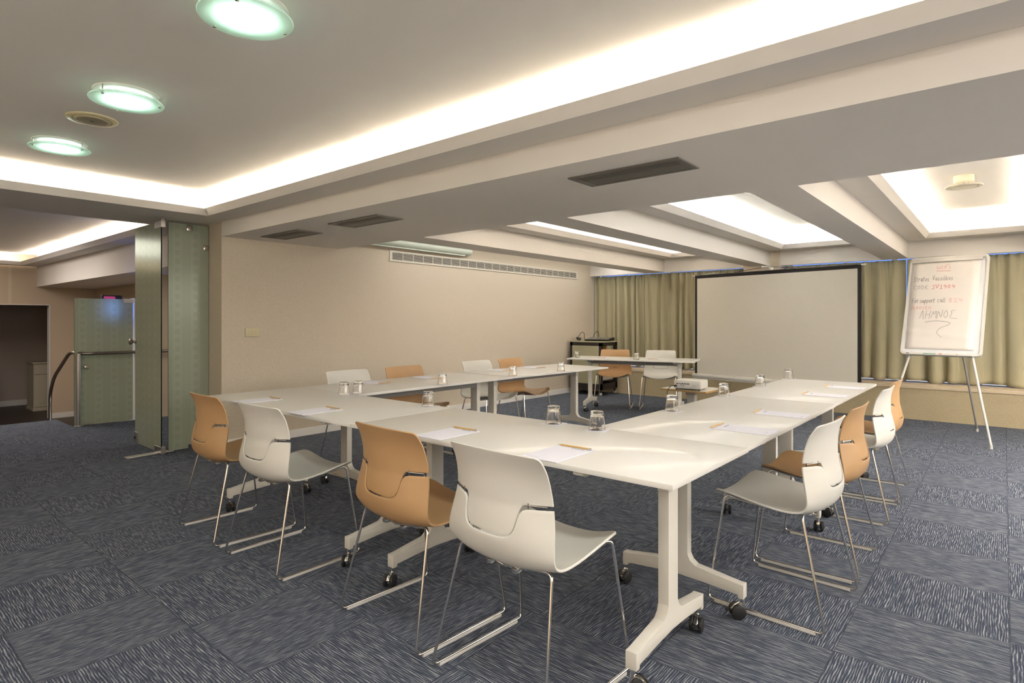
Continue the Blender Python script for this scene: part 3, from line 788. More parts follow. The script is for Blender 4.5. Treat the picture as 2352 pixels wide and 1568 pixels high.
def chair_bms():
    low, up = BM(), BM()
    def grid(bm, t0f, t1f, n):
        rows = []
        for u in us:
            a, b = t0f(u), t1f(u)
            rows.append([bm.verts.new(shell(u, a + (b - a) * j / n)) for j in range(n + 1)])
        for i in range(len(us) - 1):
            for j in range(n): bm.faces.new([rows[i][j], rows[i + 1][j], rows[i + 1][j + 1], rows[i][j + 1]])
    def corner(u, w_, r):
        d = abs(u) * w_ - (w_ - r)
        return 0 if d <= 0 else r - math.sqrt(max(0, r * r - min(d, r) ** 2))
    cutlo = lambda u: t_of_z(u, lerp_tab(CUT, abs(shell(u, 9).x)))
    def cuthi(u):
        x = abs(shell(u, 9).x); g_ = .0045 if x < .03 else (.003 if x < .10 else .011 * min(1, (x - .10) / .03) + .003)
        g_ += .0
        return t_of_z(u, lerp_tab(CUT, x + .0035) + g_)
    grid(low, lambda u: corner(u, .225, .055) / .097, cutlo, 44)
    grid(up, cuthi, lambda u: 12 - corner(u, .21, .020) / .055, 24)
    for v in up.verts:      # the tongue of the backrest sits a little in front of the seat shell
        k = max(0, min(1, (.70 - v.co.z) / .06)); k = k * k * (3 - 2 * k); q = max(0, min(1, (.16 - abs(v.co.x)) / .03))
        v.co.y += .004 * k * q
    return low, up
def make_chair(pl, label, group):
    g = empty('sled_chair', (0, 0, 0), 0, label, 'chair', group)
    low, up = chair_bms()
    s = link('seat_shell', low, pl, g, 70); md = s.modifiers.new('thickness', 'SOLIDIFY'); md.thickness = .009; md.offset = 0
    md = s.modifiers.new('round', 'BEVEL'); md.width = .0018; md.segments = 2; md.limit_method = 'ANGLE'; md.angle_limit = R(50)
    b = link('backrest', up, pl, g, 70); md = b.modifiers.new('thickness', 'SOLIDIFY'); md.thickness = .0065; md.offset = 0
    md = b.modifiers.new('round', 'BEVEL'); md.width = .0018; md.segments = 2; md.limit_method = 'ANGLE'; md.angle_limit = R(50)
    bm = BM()
    for sg in (-1, 1):
        for q in (.92, .66):
            p = shell(sg * q, 9.1); cyl(bm, p + Vector((0, 0, -.004)), p + Vector((0, 0, .016)), .0022, 8)
        p = shell(sg * .92, 9.15); p2 = shell(sg * .64, 9.15); up2 = Vector((0, 0, .0055)); tube(bm, [p + up2, (p + p2) / 2 + up2 + Vector((0, -.002, 0)), p2 + up2], .0022, 8)
    link('hinge_pin', bm, M['darksteel'], b)
    me = text_mesh('\u25AE PLRECO',   .0085); lo = bpy.data.objects.new('maker_mark', me); C.objects.link(lo)
    me.materials.clear(); me.materials.append(M['black'])
    p = shell(-.26, t_of_z(-.26, .5605)); p2 = shell(-.02, t_of_z(-.02, .5605)); lo.parent = b
    ang = math.atan2(p2.y - p.y, p2.x - p.x)
    lo.location = p + Vector((0, -.0062, 0)); lo.rotation_euler = (R(97), R(5), ang)
    # frame: one bent bar, sled runners, bars gathered below the shell
    def under(x, y):
        best = min(((abs(shell(x / .235, k / 20).y - y), shell(x / .235, k / 20).z) for k in range(0, 100)), key=lambda q: q[0])
        return best[1] - .0105
    r = .0055; fb = BM()
    for sg in (-1, 1):
        side = [(0, -.145, .421), (sg * .212, -.145, .452), (sg * .262, -.246, .0135), (sg * .262, .236, .0135), (sg * .226, .172, under(.226, .172)), (sg * .195, .13, under(.195, .13)), (sg * .150, .03, under(.150, .03)), (sg * .10, -.07, under(.10, -.07))]
        tube(fb, fillet(side, .028, 7), r, 12)
    tube(fb, [(-.11, -.05, .4205), (.11, -.05, .4205)], .005, 8)
    for sx in (-1, 1): box(fb, sx * .06 - .012, sx * .06 + .012, -.16, -.13, .413, .428, .002)
    link('sled_frame', fb, M['chrome'], g, 50)
    for sg in (-1, 1):
        bm = BM(); box(bm, sg * .262 - .0068, sg * .262 + .0068, -.212, .205, .0, .0125, .003)
        link('glide', bm, M['glide'], g)
    return g
tan = make_chair(M['tan_pl'], '-', '-'); whi = make_chair(M['white_pl'], '-', '-')
bpy.context.view_layer.update(); kids_index()
used = {}
def put_chair(kind, x, y, rz, label, group):
    proto = tan if kind == 't' else whi
    o = copy_tree(proto) if used.get(kind) else proto
    used[kind] = True
    o.location = (x, y, 0); o.rotation_euler = (0, 0, rz); o['label'] = label; o['category'] = 'chair'; o['group'] = group
GR = 'chairs along the near row'; GA = 'chairs along the right arm'; GL = 'chairs along the wallpapered wall'; GH = 'chairs behind the head table'
for k, x, y, rz, lb, gp in [
    ('t', -3.575, 1.665, R(-2), 'caramel plastic sled chair at the left end of the near row, beside the glass door', GR),
    ('w', -2.925, 1.660, R(1), 'white plastic sled chair in the near row, between the two caramel ones', GR),
    ('t', -1.910, 1.685, R(-3), 'caramel plastic sled chair in the near row, left of the big white one', GR),
    ('w', -1.300, 1.660, R(-3), 'large white sled chair closest to the camera, its back to it', GR),
    ('w', -.772, 2.838, R(87), 'white sled chair on the right arm closest to the camera', GA),
    ('t', -.765, 3.445, R(89.5), 'caramel sled chair behind the nearest white one on the right arm', GA),
    ('w', -.775, 4.470, R(89), 'white sled chair on the right arm before the flip chart', GA),
    ('t', -.795, 5.070, R(90), 'caramel sled chair farthest along the right arm, half hidden by a white one', GA),
    ('w', -4.175, 2.985, R(-90), 'white chair against the wallpapered wall, closest to the camera there', GL),
    ('t', -4.175, 3.600, R(-92), 'caramel chair against the wallpapered wall, next to the nearest white one', GL),
    ('w', -4.175, 4.600, R(-92), 'white chair against the wallpapered wall, left of the far caramel one', GL),
    ('t', -4.160, 5.160, R(-88), 'caramel chair at the far end of the left arm with its seat showing', GL),
    ('t', -4.430, 7.620, R(203), 'caramel chair behind the head table before the dark trolley', GH),
    ('w', -3.790, 7.820, R(201), 'white chair behind the head table beside the projection screen', GH)]:
    put_chair(k, x, y, rz, lb, gp)

# ================================================================ TABLEWARE
def rowname(i):
    return ['before the leftmost caramel chair of the near row', 'before the second chair, a white one, of the near row', 'before the third chair, a caramel one, of the near row', 'before the big white chair closest to the camera',
            'on the right arm before its nearest white chair', 'on the right arm before its nearest caramel chair', 'on the right arm before its farther white chair', 'on the right arm before its farthest chair',
            'on the left arm before its nearest white chair', 'on the left arm before its nearest caramel chair', 'on the left arm before its farther white chair', 'on the left arm before its farthest chair',
            'on the head table before its caramel chair', 'on the head table before its white chair'][i]
ZT = .7402
PADS = [(-3.685, 1.838, 0), (-2.996, 1.833, 1), (-1.938, 1.850, 1), (-1.318, 1.848, 0), (-.932, 2.822, 90), (-.929, 3.415, 91), (-.940, 4.495, 90), (-.932, 5.110, 90),
        (-4.010, 2.998, -91), (-4.015, 3.570, -90), (-4.040, 4.606, -92), (-4.015, 5.130, -91), (-4.330, 7.17, 195), (-3.640, 7.37, 196)]
pg = 'writing pads laid out on the tables'
def make_pad():
    g = empty('writing_pad', (0, 0, 0), 0, '-', 'notepad', pg)
    bm = BM(); box(bm, -.083, .083, -.128, .128, 0, .0030, .0006); link('sheets', bm, M['paper'], g)
    bm = BM(); box(bm, -.084, .084, -.129, .129, -.0, .0006); link('backing_card', bm, M['print'], g)
    bm = BM()
    box(bm, -.003, .003, .096, .102, .0030, .0033, 0, 0)
    for i, xx in enumerate((.008, .014, .021, .028, .038, .044, .050)): box(bm, xx, xx + .0045, .0965, .1015, .0030, .0033)
    link('heading', bm, M['blue_print'], g)
    bm = BM()
    for i in range(18): box(bm, -.075, .075, .078 - i * .0105, .0784 - i * .0105, .0030, .00315)
    for i in range(10): box(bm, -.07 + i * .006, -.067 + i * .006, -.100, -.108 - (i % 3) * .002, .0030, .00315)
    box(bm, -.03, .02, -.118, -.120, .0030, .00315)
    link('ruled_lines', bm, mat('faint_rule', (.62, .61, .68), .8), g)
    return g
def make_pencil():
    g = empty('pencil', (0, 0, 0), 0, '-', 'pencil', 'wooden pencils lying on the pads')
    bm = BM(); hexr = .0037
    t = bmesh.new(); lathe(t, [(0, -.062), (hexr, -.062), (hexr, .062), (.0008, .078)], 6); merge(bm, t, 0, Matrix.Rotation(R(90), 4, 'Y'))
    link('barrel', bm, M['pencil'], g)
    bm = BM(); t = bmesh.new(); lathe(t, [(0, -.080), (.0036, -.079), (.0038, -.062), (.0036, -.0615)], 12); merge(bm, t, 0, Matrix.Rotation(R(90), 4, 'Y')); link('ferrule', bm, M['metal_tip'], g)
    bm = BM(); t = bmesh.new(); lathe(t, [(.0009, .0775), (.0002, .082), (0, .082)], 8); merge(bm, t, 0, Matrix.Rotation(R(90), 4, 'Y')); link('lead', bm, M['graphite'], g)
    return g
def make_glass():
    g = empty('tumbler', (0, 0, 0), 0, '-', 'glass', 'upturned glass tumblers on the tables')
    # standing upside down : rim on the table, thick base on top, ribbed waist
    outer = [(.0390, .0), (.0395, .002), (.0385, .012)]
    for i in range(6):
        z = .016 + i * .0072; r0 = .0385 - i * .00085
        outer += [(r0, z), (r0 - .0012, z + .0036)]
    outer += [(.0330, .060), (.0318, .066), (.0312, .080), (.0300, .086), (.026, .088), (0, .0885)]
    inner = [(0, .071), (.022, .072), (.0285, .068), (.0300, .060), (.0330, .040), (.0355, .016), (.0372, .002), (.0375, 0)]
    bm = BM(); lathe(bm, outer + inner, 40); bmesh.ops.remove_doubles(bm, verts=bm.verts[:], dist=1e-6)
    # close the rim
    link('glass_body', bm, M['glass'], g, 50)
    return g
def closed_glass_bm():
    outer = [(.0390, .0), (.0395, .002), (.0385, .012)]
    for i in range(6):
        z = .016 + i * .0072; r0 = .0385 - i * .00085
        outer += [(r0, z), (r0 - .0012, z + .0036)]
    outer += [(.0330, .060), (.0318, .066), (.0312, .080), (.0300, .086), (.026, .088), (0, .0885)]
    inner = [(0, .071), (.022, .072), (.0285, .068), (.0300, .060), (.0330, .040), (.0355, .016), (.0372, .002), (.0375, 0)]
    prof = inner + outer[:]    # inner apex -> inner rim -> outer rim -> outer apex
    bm = BM(); lathe(bm, prof, 40); return bm
def make_coaster():
    g = empty('paper_coaster', (0, 0, 0), 0, '-', 'coaster', 'paper mats under the tumblers')
    bm = BM(); box(bm, -.05, .05, -.05, .05, 0, .0009); link('mat', bm, M['paper'], g)
    bm = BM()
    for i, xx in enumerate((-.034, -.022, -.016, -.010, 0, .006, .012, .018, .026)): box(bm, xx, xx + (.008 if i == 0 else .004), -.028, -.023, .0009, .0012)
    link('lettering', bm, M['blue_print'], g)
    return g
pad, pen, coa = make_pad(), make_pencil(), make_coaster()
gl0 = link('tumbler', closed_glass_bm(), M['glass'], None, 50); tag(gl0, '-', 'glass', 'upturned glass tumblers on the tables')
bpy.context.view_layer.update(); kids_index()
def insts(proto, items, zz, nm):
    for i, (x, y, rz, lb) in enumerate(items):
        o = proto if i == 0 else copy_tree(proto)
        o.location = (x, y, zz); o.rotation_euler = (0, 0, rz); o['label'] = lb
insts(pad, [(x, y, R(r), 'white writing pad ' + rowname(i)) for i, (x, y, r) in enumerate(PADS)], ZT, 'pad')
def pen_item(i, x, y, r):
    a_ = R(r); off = Vector((.0, .117)) if i < 4 else (Vector((.0, .135)) if i < 8 else Vector((.012, -.112 if i < 12 else .10)))
    if 8 <= i < 12: off = Vector((.0, .132))
    v = Matrix.Rotation(a_, 2) @ off
    return (x + v.x, y + v.y, a_ + PI + R(random.uniform(-3, 3)), 'wooden pencil on the pad ' + rowname(i))
insts(pen, [pen_item(i, *PADS[i]) for i in range(14)], ZT + .0069, 'pencil')
GL = [(-3.520, 2.375), (-3.500, 2.480), (-2.655, 2.379), (-1.723, 2.378), (-1.468, 2.373), (-1.452, 3.153), (-1.462, 3.985), (-1.468, 4.786), (-1.462, 5.555), (-3.500, 3.293), (-3.520, 4.208), (-3.480, 4.930), (-4.600, 6.900), (-3.757, 7.060)]
GLAB = ['left one of the close pair of tumblers at the far left', 'right one of the close pair of tumblers at the far left', 'tumbler by the joint of the two near row tables', 'left one of the two near tumblers at the inner corner',
        'right one of the two near tumblers at the inner corner', 'tumbler on the right arm in front of the projector', 'tumbler on the right arm at its table joint', 'tumbler on the right arm, second from its far end', 'tumbler on the far end of the right arm before the screen',
        'tumbler on the nearer left arm table', 'tumbler just past the joint of the left arm', 'tumbler near the far end of the left arm', 'tumbler on the left end of the head table', 'tumbler in the middle of the head table']
insts(coa, [(x, y, R(90 if i > 8 or 5 <= i <= 8 else 0) + R(random.uniform(-6, 6)) + (R(8) if i < 5 else 0), 'paper mat under the ' + GLAB[i]) for i, (x, y) in enumerate(GL)], ZT, 'coaster')
insts(gl0, [(x, y, random.uniform(0, 6), 'upturned clear ' + GLAB[i]) for i, (x, y) in enumerate(GL)], ZT + .0013, 'glass')

# ================================================================ PROJECTOR AND ITS STAND
ZP = .50
g = empty('projector_stand', (-2.69, 6.36, 0), R(-3), 'low beige projector stand with a ply edged top on one grey column', 'stand')
bm = BM(); box(bm, -.27, .27, -.23, .23, ZP - .022, ZP - .002, .004); link('top_edge', bm, M['ply'], g)
bm = BM(); box(bm, -.27, .27, -.23, .23, ZP - .002, ZP, .0008); link('top_surface', bm, M['topgrey'], g)
bm = BM(); box(bm, -.045, .045, -.035, .035, .06, ZP - .07, .004); box(bm, -.058, .058, -.045, .045, ZP - .072, ZP - .035, .006); box(bm, -.04, .04, -.03, .03, ZP - .036, ZP - .022)
link('column', bm, M['silver'], g)
bm = BM(); box(bm, -.22, .22, -.025, .025, .03, .062, .005); box(bm, -.025, .025, -.2, .2, .03, .062, .005); link('base', bm, M['silver'], g)
for (x, y) in ((-.2, 0), (.2, 0), (0, -.18), (0, .18)):
    bm = BM(); lathe(bm, [(0, -.008), (.015, -.008), (.015, .008), (0, .008)], 18, T(x, y, .016) @ Matrix.Rotation(R(90), 4, 'X')); link('caster', bm, M['rubber'], g)
g = empty('projector', (-2.655, 6.235, ZP), R(5), 'white projector on the low stand with its sockets towards the camera', 'projector')
bm = BM(); box(bm, -.150, .150, -.118, .150, .014, .108, .018); link('case', bm, M['white_pl'], g, 40)
bm = BM()
for (x0, x1, z0, z1) in ((-.118, -.098, .064, .074), (-.092, -.080, .066, .074), (-.074, -.066, .064, .074), (-.060, -.040, .064, .075), (-.034, -.006, .064, .074), (0, .024, .064, .075), (-.074, -.067, .050, .057), (-.062, -.055, .050, .057), (-.045, -.034, .042, .053)):
    box(bm, x0, x1, -.1195, -.117, z0, z1, .001)
link('sockets', bm, M['black'], g)
bm = BM(); lathe(bm, [(0, 0), (.022, 0), (.022, .0016), (0, .0016)], 28, T(.078, -.1178, .045) @ Matrix.Rotation(R(90), 4, 'X')); link('speaker_mesh', bm, M['silver'], g)
bm = BM(); box(bm, .108, .124, -.1195, -.117, .056, .070); link('infrared_window', bm, M['silver'], g)
bm = BM(); lathe(bm, [(0, 0), (.030, 0), (.032, .012), (.024, .014), (.022, .006), (0, .006)], 28, T(-.075, .148, .058) @ Matrix.Rotation(R(-90), 4, 'X')); link('lens', bm, M['black'], g)
bm = BM(); box(bm, .02, .10, -.02, .06, .108, .1092, .0005); link('top_vent', bm, M['silver'], g)
for (x, y) in ((-.125, -.095), (.125, -.095), (0, .095)):
    bm = BM(); cyl(bm, (x, y, 0), (x, y, .016), .008, 14); link('foot', bm, M['rubber'], g)
bm = BM(); v = Vector((-2.655, 6.235, 0)); mt = Matrix.Rotation(R(5), 3, 'Z')
pts = [Vector((-.120, -.130, .045)), Vector((-.165, -.165, .045)), Vector((-.19, -.20, .0)), Vector((-.19, -.215, -.25)), Vector((-.17, -.20, -.47)), Vector((-.05, -.1, -.494)), Vector((.3, .4, -.494))]
pts = [mt @ p + Vector((-2.655, 6.235, ZP)) for p in pts]
tube(bm, fillet(pts, .06, 6), .0042, 8)
q = mt @ Vector((-.118, -.122, .045)) + Vector((-2.655, 6.235, ZP)); q2 = mt @ Vector((-.128, -.150, .045)) + Vector((-2.655, 6.235, ZP)); cyl(bm, q, q2, .010, 10)
tag(link('power_cable', bm, M['black'], None, 50), 'black cable plugged into the projector and hanging off its stand', 'cable')

# ================================================================ PROJECTION SCREEN
sa = Vector((-3.43, 8.22)); sb = Vector((-1.266, 7.81)); d = (sb - sa); SL = d.length; ang = math.atan2(d.y, d.x)
g = empty('projection_screen', (sa.x, sa.y, 0), ang, 'pull up projection screen with a black border in front of the curtains', 'projection screen')
zt, zb = 1.906, .50
bm = BM(); box(bm, .032, SL - .038, -.002, .002, zb, zt - .036); link('screen_fabric', bm, M['screen'], g)
bm = BM(); box(bm, .0, .034, -.003, .003, zb, zt - .03); box(bm, SL - .040, SL, -.003, .003, zb, zt - .03); box(bm, 0, SL, -.003, .003, zt - .038, zt); link('black_border', bm, M['blacktex'], g)
bm = BM(); box(bm, .0, SL, -.010, .010, zt - .004, zt + .012, .004); link('top_bar', bm, M['black'], g)
for x0, x1 in ((-.040, 0), (SL, SL + .045)):
    bm = BM(); cyl(bm, (x0, 0, zt + .004), (x1, 0, zt + .004), .011, 14); link('end_knob', bm, M['white_trim'], g)
bm = BM(); prism(bm, [(-.030, zb - .052), (.030, zb - .052), (.036, zb - .030), (.030, zb), (-.030, zb), (-.036, zb - .030)], -.03, SL + .03, 'x', .006); link('roller_case', bm, M['white_pl'], g, 30)
bm = BM(); box(bm, -.02, SL + .02, -.026, .026, zb - .070, zb - .053, .003); link('case_underside', bm, M['silver'], g)
bm = BM(); tube(bm, [(SL / 2 - .0, .06, .10), (SL / 2 - .0, .06, zt + .045)], .013, 14); tube(bm, fillet([(SL / 2, .06, zt + .035), (SL / 2 - .01, .045, zt + .060), (SL / 2 - .10, .0, zt + .062)], .02), .011, 12); box(bm, SL / 2 - .02, SL / 2 + .02, .035, .085, zt + .03, zt + .05, .004)
link('mast', bm, M['white_trim'], g)
for k in (-.45, .45):
    bm = BM(); tube(bm, fillet([(SL / 2, .06, .42), (SL / 2 + k * .5, .10, .22), (SL / 2 + k, .16, .012)], .05), .011, 12); link('tripod_leg', bm, M['silver'], g)
bm = BM(); tube(bm, [(SL / 2, .06, .42), (SL / 2, -.30, .012)], .011, 12); link('tripod_leg', bm, M['silver'], g)
bm = BM(); tube(bm, fillet([(SL * .27, .0, zt + .01), (SL / 2 - .06, .0, zt + .060), (SL / 2 + .02, .04, zt + .062), (SL * .66, .0, zt + .012)], .05), .0035, 8); link('hanging_cord', bm, M['black'], g)

# ================================================================ FLIP CHART
bl = Vector((-.869, 7.755, .90)); br = Vector((-.183, 7.653, .90)); up_ = Vector((.147 * .40, .989 * .40, 1.06))
ux = (br - bl).normalized(); uz = up_.normalized(); uy = uz.cross(ux).normalized()   # uy points away from the reader
CW, CH = (br - bl).length, up_.length
g = bpy.data.objects.new('flip_chart', None); C.objects.link(g); g.location = (bl.x, bl.y, 0); g.empty_display_size = .1
tag(g, 'white flip chart easel with hand written red and black notes', 'flip chart')
FM = Matrix((ux, uy, uz)).transposed().to_4x4(); FM.translation = Vector((0, 0, .90))
def flink(name, bm, m, smooth=None, parent=None):
    for v in bm.verts: v.co = FM @ v.co
    return link(name, bm, m, parent or g, smooth)
def rrect(x0, x1, z0, z1, r, n=6):
    pts = []
    for cx, cz, a0 in ((x1 - r, z0 + r, -90), (x1 - r, z1 - r, 0), (x0 + r, z1 - r, 90), (x0 + r, z0 + r, 180)):
        for k in range(n + 1):
            a_ = R(a0 + 90 * k / n); pts.append((cx + r * math.cos(a_), cz + r * math.sin(a_)))
    return pts
bm = BM(); prism(bm, rrect(0, CW, 0, CH, .035), -.004, .018, 'y'); flink('board', bm, M['chartboard'], 30)
bm = BM()
outr, innr = rrect(-.012, CW + .012, -.012, CH + .012, .045), rrect(.010, CW - .010, .010, CH - .010, .03)
for (ya, yb) in ((-.012, .022),):
    A1 = [bm.verts.new((p[0], ya, p[1])) for p in outr]; A2 = [bm.verts.new((p[0], ya, p[1])) for p in innr]
    B1 = [bm.verts.new((p[0], yb, p[1])) for p in outr]; B2 = [bm.verts.new((p[0], yb, p[1])) for p in innr]
    n = len(outr)
    for i in range(n):
        j = (i + 1) % n
        bm.faces.new([A1[i], A1[j], A2[j], A2[i]]); bm.faces.new([B1[i], B2[i], B2[j], B1[j]]); bm.faces.new([A1[i], B1[i], B1[j], A1[j]]); bm.faces.new([A2[i], A2[j], B2[j], B2[i]])
flink('rim', bm, M['white_pl'], 40)
# paper block slightly curling, creased low down
bm = BM(); nx_, nz_ = 8, 40; rows = []
def papery(s, t):    # s across, t from bottom
    yy = -.010 - .007 * math.exp(-((t - (.20 - .08 * s)) / .018) ** 2) + .003 * math.exp(-((t - (.24 - .09 * s)) / .02) ** 2)
    yy -= .010 * max(0, s - .7) * max(0, .12 - t) * 40 * .3
    return yy
for j in range(nz_ + 1):
    t = j / nz_; row = []
    for i in range(nx_ + 1):
        s = i / nx_
        x = (.030 * (1 - t) + .012 * t) * (1 - s) + (.915 * CW) * s if False else CW * ((.045 * (1 - t) + .016 * t) * (1 - s) + (.913 * (1 - t) + .918 * t) * s)
        z = CH * (.046 + (.950 - .046) * t)
        row.append(bm.verts.new((x, papery(s, t) , z)))
    rows.append(row)
for j in range(nz_):
    for i in range(nx_): bm.faces.new([rows[j][i], rows[j][i + 1], rows[j + 1][i + 1], rows[j + 1][i]])
pp = flink('paper_block', bm, M['chartpaper'], 60)
md = pp.modifiers.new('thickness', 'SOLIDIFY'); md.thickness = .004; md.offset = -1
bm = BM(); box(bm, .01, CW - .04, -.022, -.004, CH - .055, CH - .025, .005); box(bm, .0, CW - .02, -.016, -.004, CH - .028, CH + .006, .006); flink('clamp_bar', bm, M['silver'], 40)
bm = BM(); cyl(bm, (CW - .03, -.02, CH - .02), (CW - .03, -.034, CH - .02), .010, 16); flink('clamp_knob', bm, M['silver'])
bm = BM(); box(bm, .05, CW - .06, -.050, -.004, -.026, -.014, .003); flink('pen_tray', bm, M['silver'])
# legs
def wleg(top, foot, r0=.012, mname='silver'):
    bm = BM(); tp = Vector(top) - g.location; ft = Vector(foot) - g.location
    tube(bm, [tp, tp.lerp(ft, .5), ft + Vector((0, 0, .03))], [r0, r0 * .93, r0 * .86], 14)
    l_ = link('leg', bm, M['white_pl' if mname != 'dark' else 'grey_metal'], g, 50)
    bm = BM(); tube(bm, [ft + Vector((0, 0, .035)), ft], [r0, r0 * 1.25], 14); link('rubber_foot', bm, M['silver'], l_)
    bm = BM(); tube(bm, [tp, tp.lerp(ft, .03)], r0 * 1.5, 14); link('leg_collar', bm, M['white_pl'], l_)
wleg(bl + ux * .075 + uy * .02, (-1.02, 7.50, 0)); wleg(br - ux * .07 + uy * .02, (-.096, 7.43, 0)); wleg(bl + ux * CW * .62 + uz * .55 + uy * .03, (-.233, 8.50, 0), .012, 'dark')
# handwriting : strokes in board units (s across 0..1, t up 0..1)
def glyph(ch):
    G = {
     'W': [[(0, 1), (.05, .3), (.25, 0), (.5, .6), (.7, 0), (1, .5), (.95, 1)]], 'i': [[(.4, .65), (.4, .1), (.6, 0)], [(.4, .9), (.45, .95)]], 'F': [[(.1, 0), (.15, .95)], [(.1, .92), (.9, 1.0)], [(.12, .55), (.65, .6)]],
     'f': [[(.2, 0), (.25, .9), (.5, 1.15), (1.2, 1.15)], [(0, .55), (.7, .6)]],
     'S': [[(.95, 1), (.5, 1), (.2, .8), (.5, .55), (.8, .3), (.6, .02), (.0, .0)]], 't': [[(.45, 1), (.4, .15), (.7, 0)], [(.05, .68), (.9, .7)]], 'r': [[(.2, .65), (.25, 0)], [(.25, .45), (.55, .68), (.9, .62)]],
     'a': [[(.85, .6), (.4, .65), (.1, .3), (.4, 0), (.8, .3), (.85, .62), (.85, .1), (1, 0)]], 'o': [[(.5, .62), (.1, .35), (.4, 0), (.85, .25), (.6, .62)]], 's': [[(.85, .6), (.3, .6), (.3, .38), (.8, .2), (.6, 0), (.0, .02)]],
     'V': [[(0, 1.1), (.3, 0), (.85, 1.25)]], 'l': [[(.5, 1), (.45, .0), (.65, .0)]], 'k': [[(.2, 1), (.2, 0)], [(.85, .6), (.22, .3), (.9, 0)]],
     'C': [[(1, .95), (.4, .95), (.05, .5), (.4, .02), (1, .05)]], 'O': [[(.5, 1), (.05, .5), (.45, 0), (.95, .45), (.6, 1), (.4, .98)]], 'D': [[(.15, 1), (.15, 0), (.7, .1), (.95, .5), (.6, .95), (.05, 1)]], 'E': [[(.95, 1), (.4, .9), (.15, .5), (.7, .5)], [(.15, .5), (.35, .05), (.95, .0)]],
     ':': [[(.4, .65), (.42, .72)], [(.4, .12), (.42, .19)]], '1': [[(.2, .8), (.5, 1), (.5, 0)], [(.1, 0), (.9, 0)]], '9': [[(.85, .8), (.4, 1), (.15, .7), (.5, .5), (.85, .8), (.7, 0)]], '0': [[(.5, 1), (.1, .5), (.45, 0), (.9, .5), (.5, 1)]], '4': [[(.35, 1), (.1, .45), (1.1, .48)], [(.75, .95), (.7, 0)]],
     'u': [[(.1, .62), (.15, .1), (.5, 0), (.8, .6), (.85, 0)]], 'p': [[(.15, .65), (.15, -.45)], [(.15, .55), (.6, .68), (.85, .35), (.5, 0), (.15, .15)]], 'c': [[(.9, .6), (.4, .62), (.1, .3), (.4, 0), (.9, .05)]],
     '8': [[(.8, .9), (.3, 1), (.15, .75), (.8, .35), (.6, .0), (.1, .1), (.3, .5), (.85, .85)]], '2': [[(.1, .8), (.5, 1), (.85, .7), (.1, .02), (1, 0)]],
     'A': [[(.0, -.1), (.25, .9), (.7, 1), (.9, 0)], [(.1, .45), (.85, .45)]], 'I': [[(.4, 1), (.4, 0)]], 'Q': [[(.5, 1), (.05, .5), (.45, 0), (.95, .45), (.6, 1), (.4, .98)], [(.15, .5), (.9, .5)]], 'Y': [[(.05, 1), (.45, .5)], [(.95, 1), (.35, 0)]],
     'Z': [[(.95, 1), (.1, 1), (.6, .55), (.05, .05), (.95, 0)]], 'L': [[(.0, 0), (.55, 1.1), (.75, -.1)]], 'H': [[(.15, 1), (.0, 0)], [(.9, 1), (.75, -.05)], [(.1, .5), (.85, .5)]], 'M': [[(.0, .1), (.3, 1), (.5, .4), (.9, 1.05), (.95, .0)]], 'N': [[(.0, .0), (.15, 1), (.75, .1), (1.0, 1.1)]],
     'X': [[(1.0, 1), (.2, .95), (.6, .6), (.05, .2), (.5, .02), (1.6, -.02)]], ' ': []}
    return G.get(ch, [])
def write(bm, s, x0, x1, z, h, rr=.0012, adv=None):
    wds = adv or {}
    tot = sum({'i': .45, 'l': .5, ':': .55, ' ': .9, 'I': .5, '1': .8}.get(c_, 1) for c_ in s); k = (x1 - x0) / tot; x = x0
    for c_ in s:
        wdt = {'i': .45, 'l': .5, ':': .55, ' ': .9, 'I': .5, '1': .8}.get(c_, 1) * k
        for st in glyph(c_):
            pts = []
            for (a_, b_) in st:
                sx = x + a_ * wdt * .88; tz = z + b_ * h
                pts.append(Vector((CW * sx, papery((sx) / .92, (tz - .046) / .904) - .0012, CH * tz)))
            if len(pts) > 2: pts = fillet(pts, .02, 4)
            tube(bm, pts, rr, 6)
        x += wdt
bm = BM(); write(bm, 'Wifi', .358, .55, .874, .040); tube(bm, [(CW * .352, -.0125, CH * .856), (CW * .548, -.0125, CH * .852)], .0016, 6)
write(bm, 'SV1904', .316, .625, .667, .040, .0017)
flink('red_writing', bm, M['red'], None, pp)
bm = BM(); write(bm, '824', .55, .735, .523, .042); write(bm, 'AIQOYZA:', .066, .36, .452, .034, .0011); flink('faded_red_writing', bm, M['redlight'], None, pp)
bm = BM(); write(bm, 'Stratos', .063, .275, .750, .052); write(bm, 'Vassilikos', .318, .590, .754, .048); write(bm, 'CODE:', .067, .30, .667, .040, .0010); write(bm, 'For', .068, .165, .523, .048); write(bm, 'support', .178, .380, .523, .044); write(bm, 'call', .405, .515, .523, .048)
write(bm, 'LHMNOX', .194, .655, .357, .082, .0011)
sw = [(.271, .319), (.36, .332), (.451, .333), (.55, .325), (.607, .311), (.58, .290), (.48, .262), (.436, .228), (.45, .195), (.512, .164)]
tube(bm, fillet([(CW * a_, papery(a_ / .92, (b_ - .046) / .904) - .0012, CH * b_) for a_, b_ in sw], .03, 4), .0011, 6)
flink('black_writing', bm, M['blackink'], None, pp)
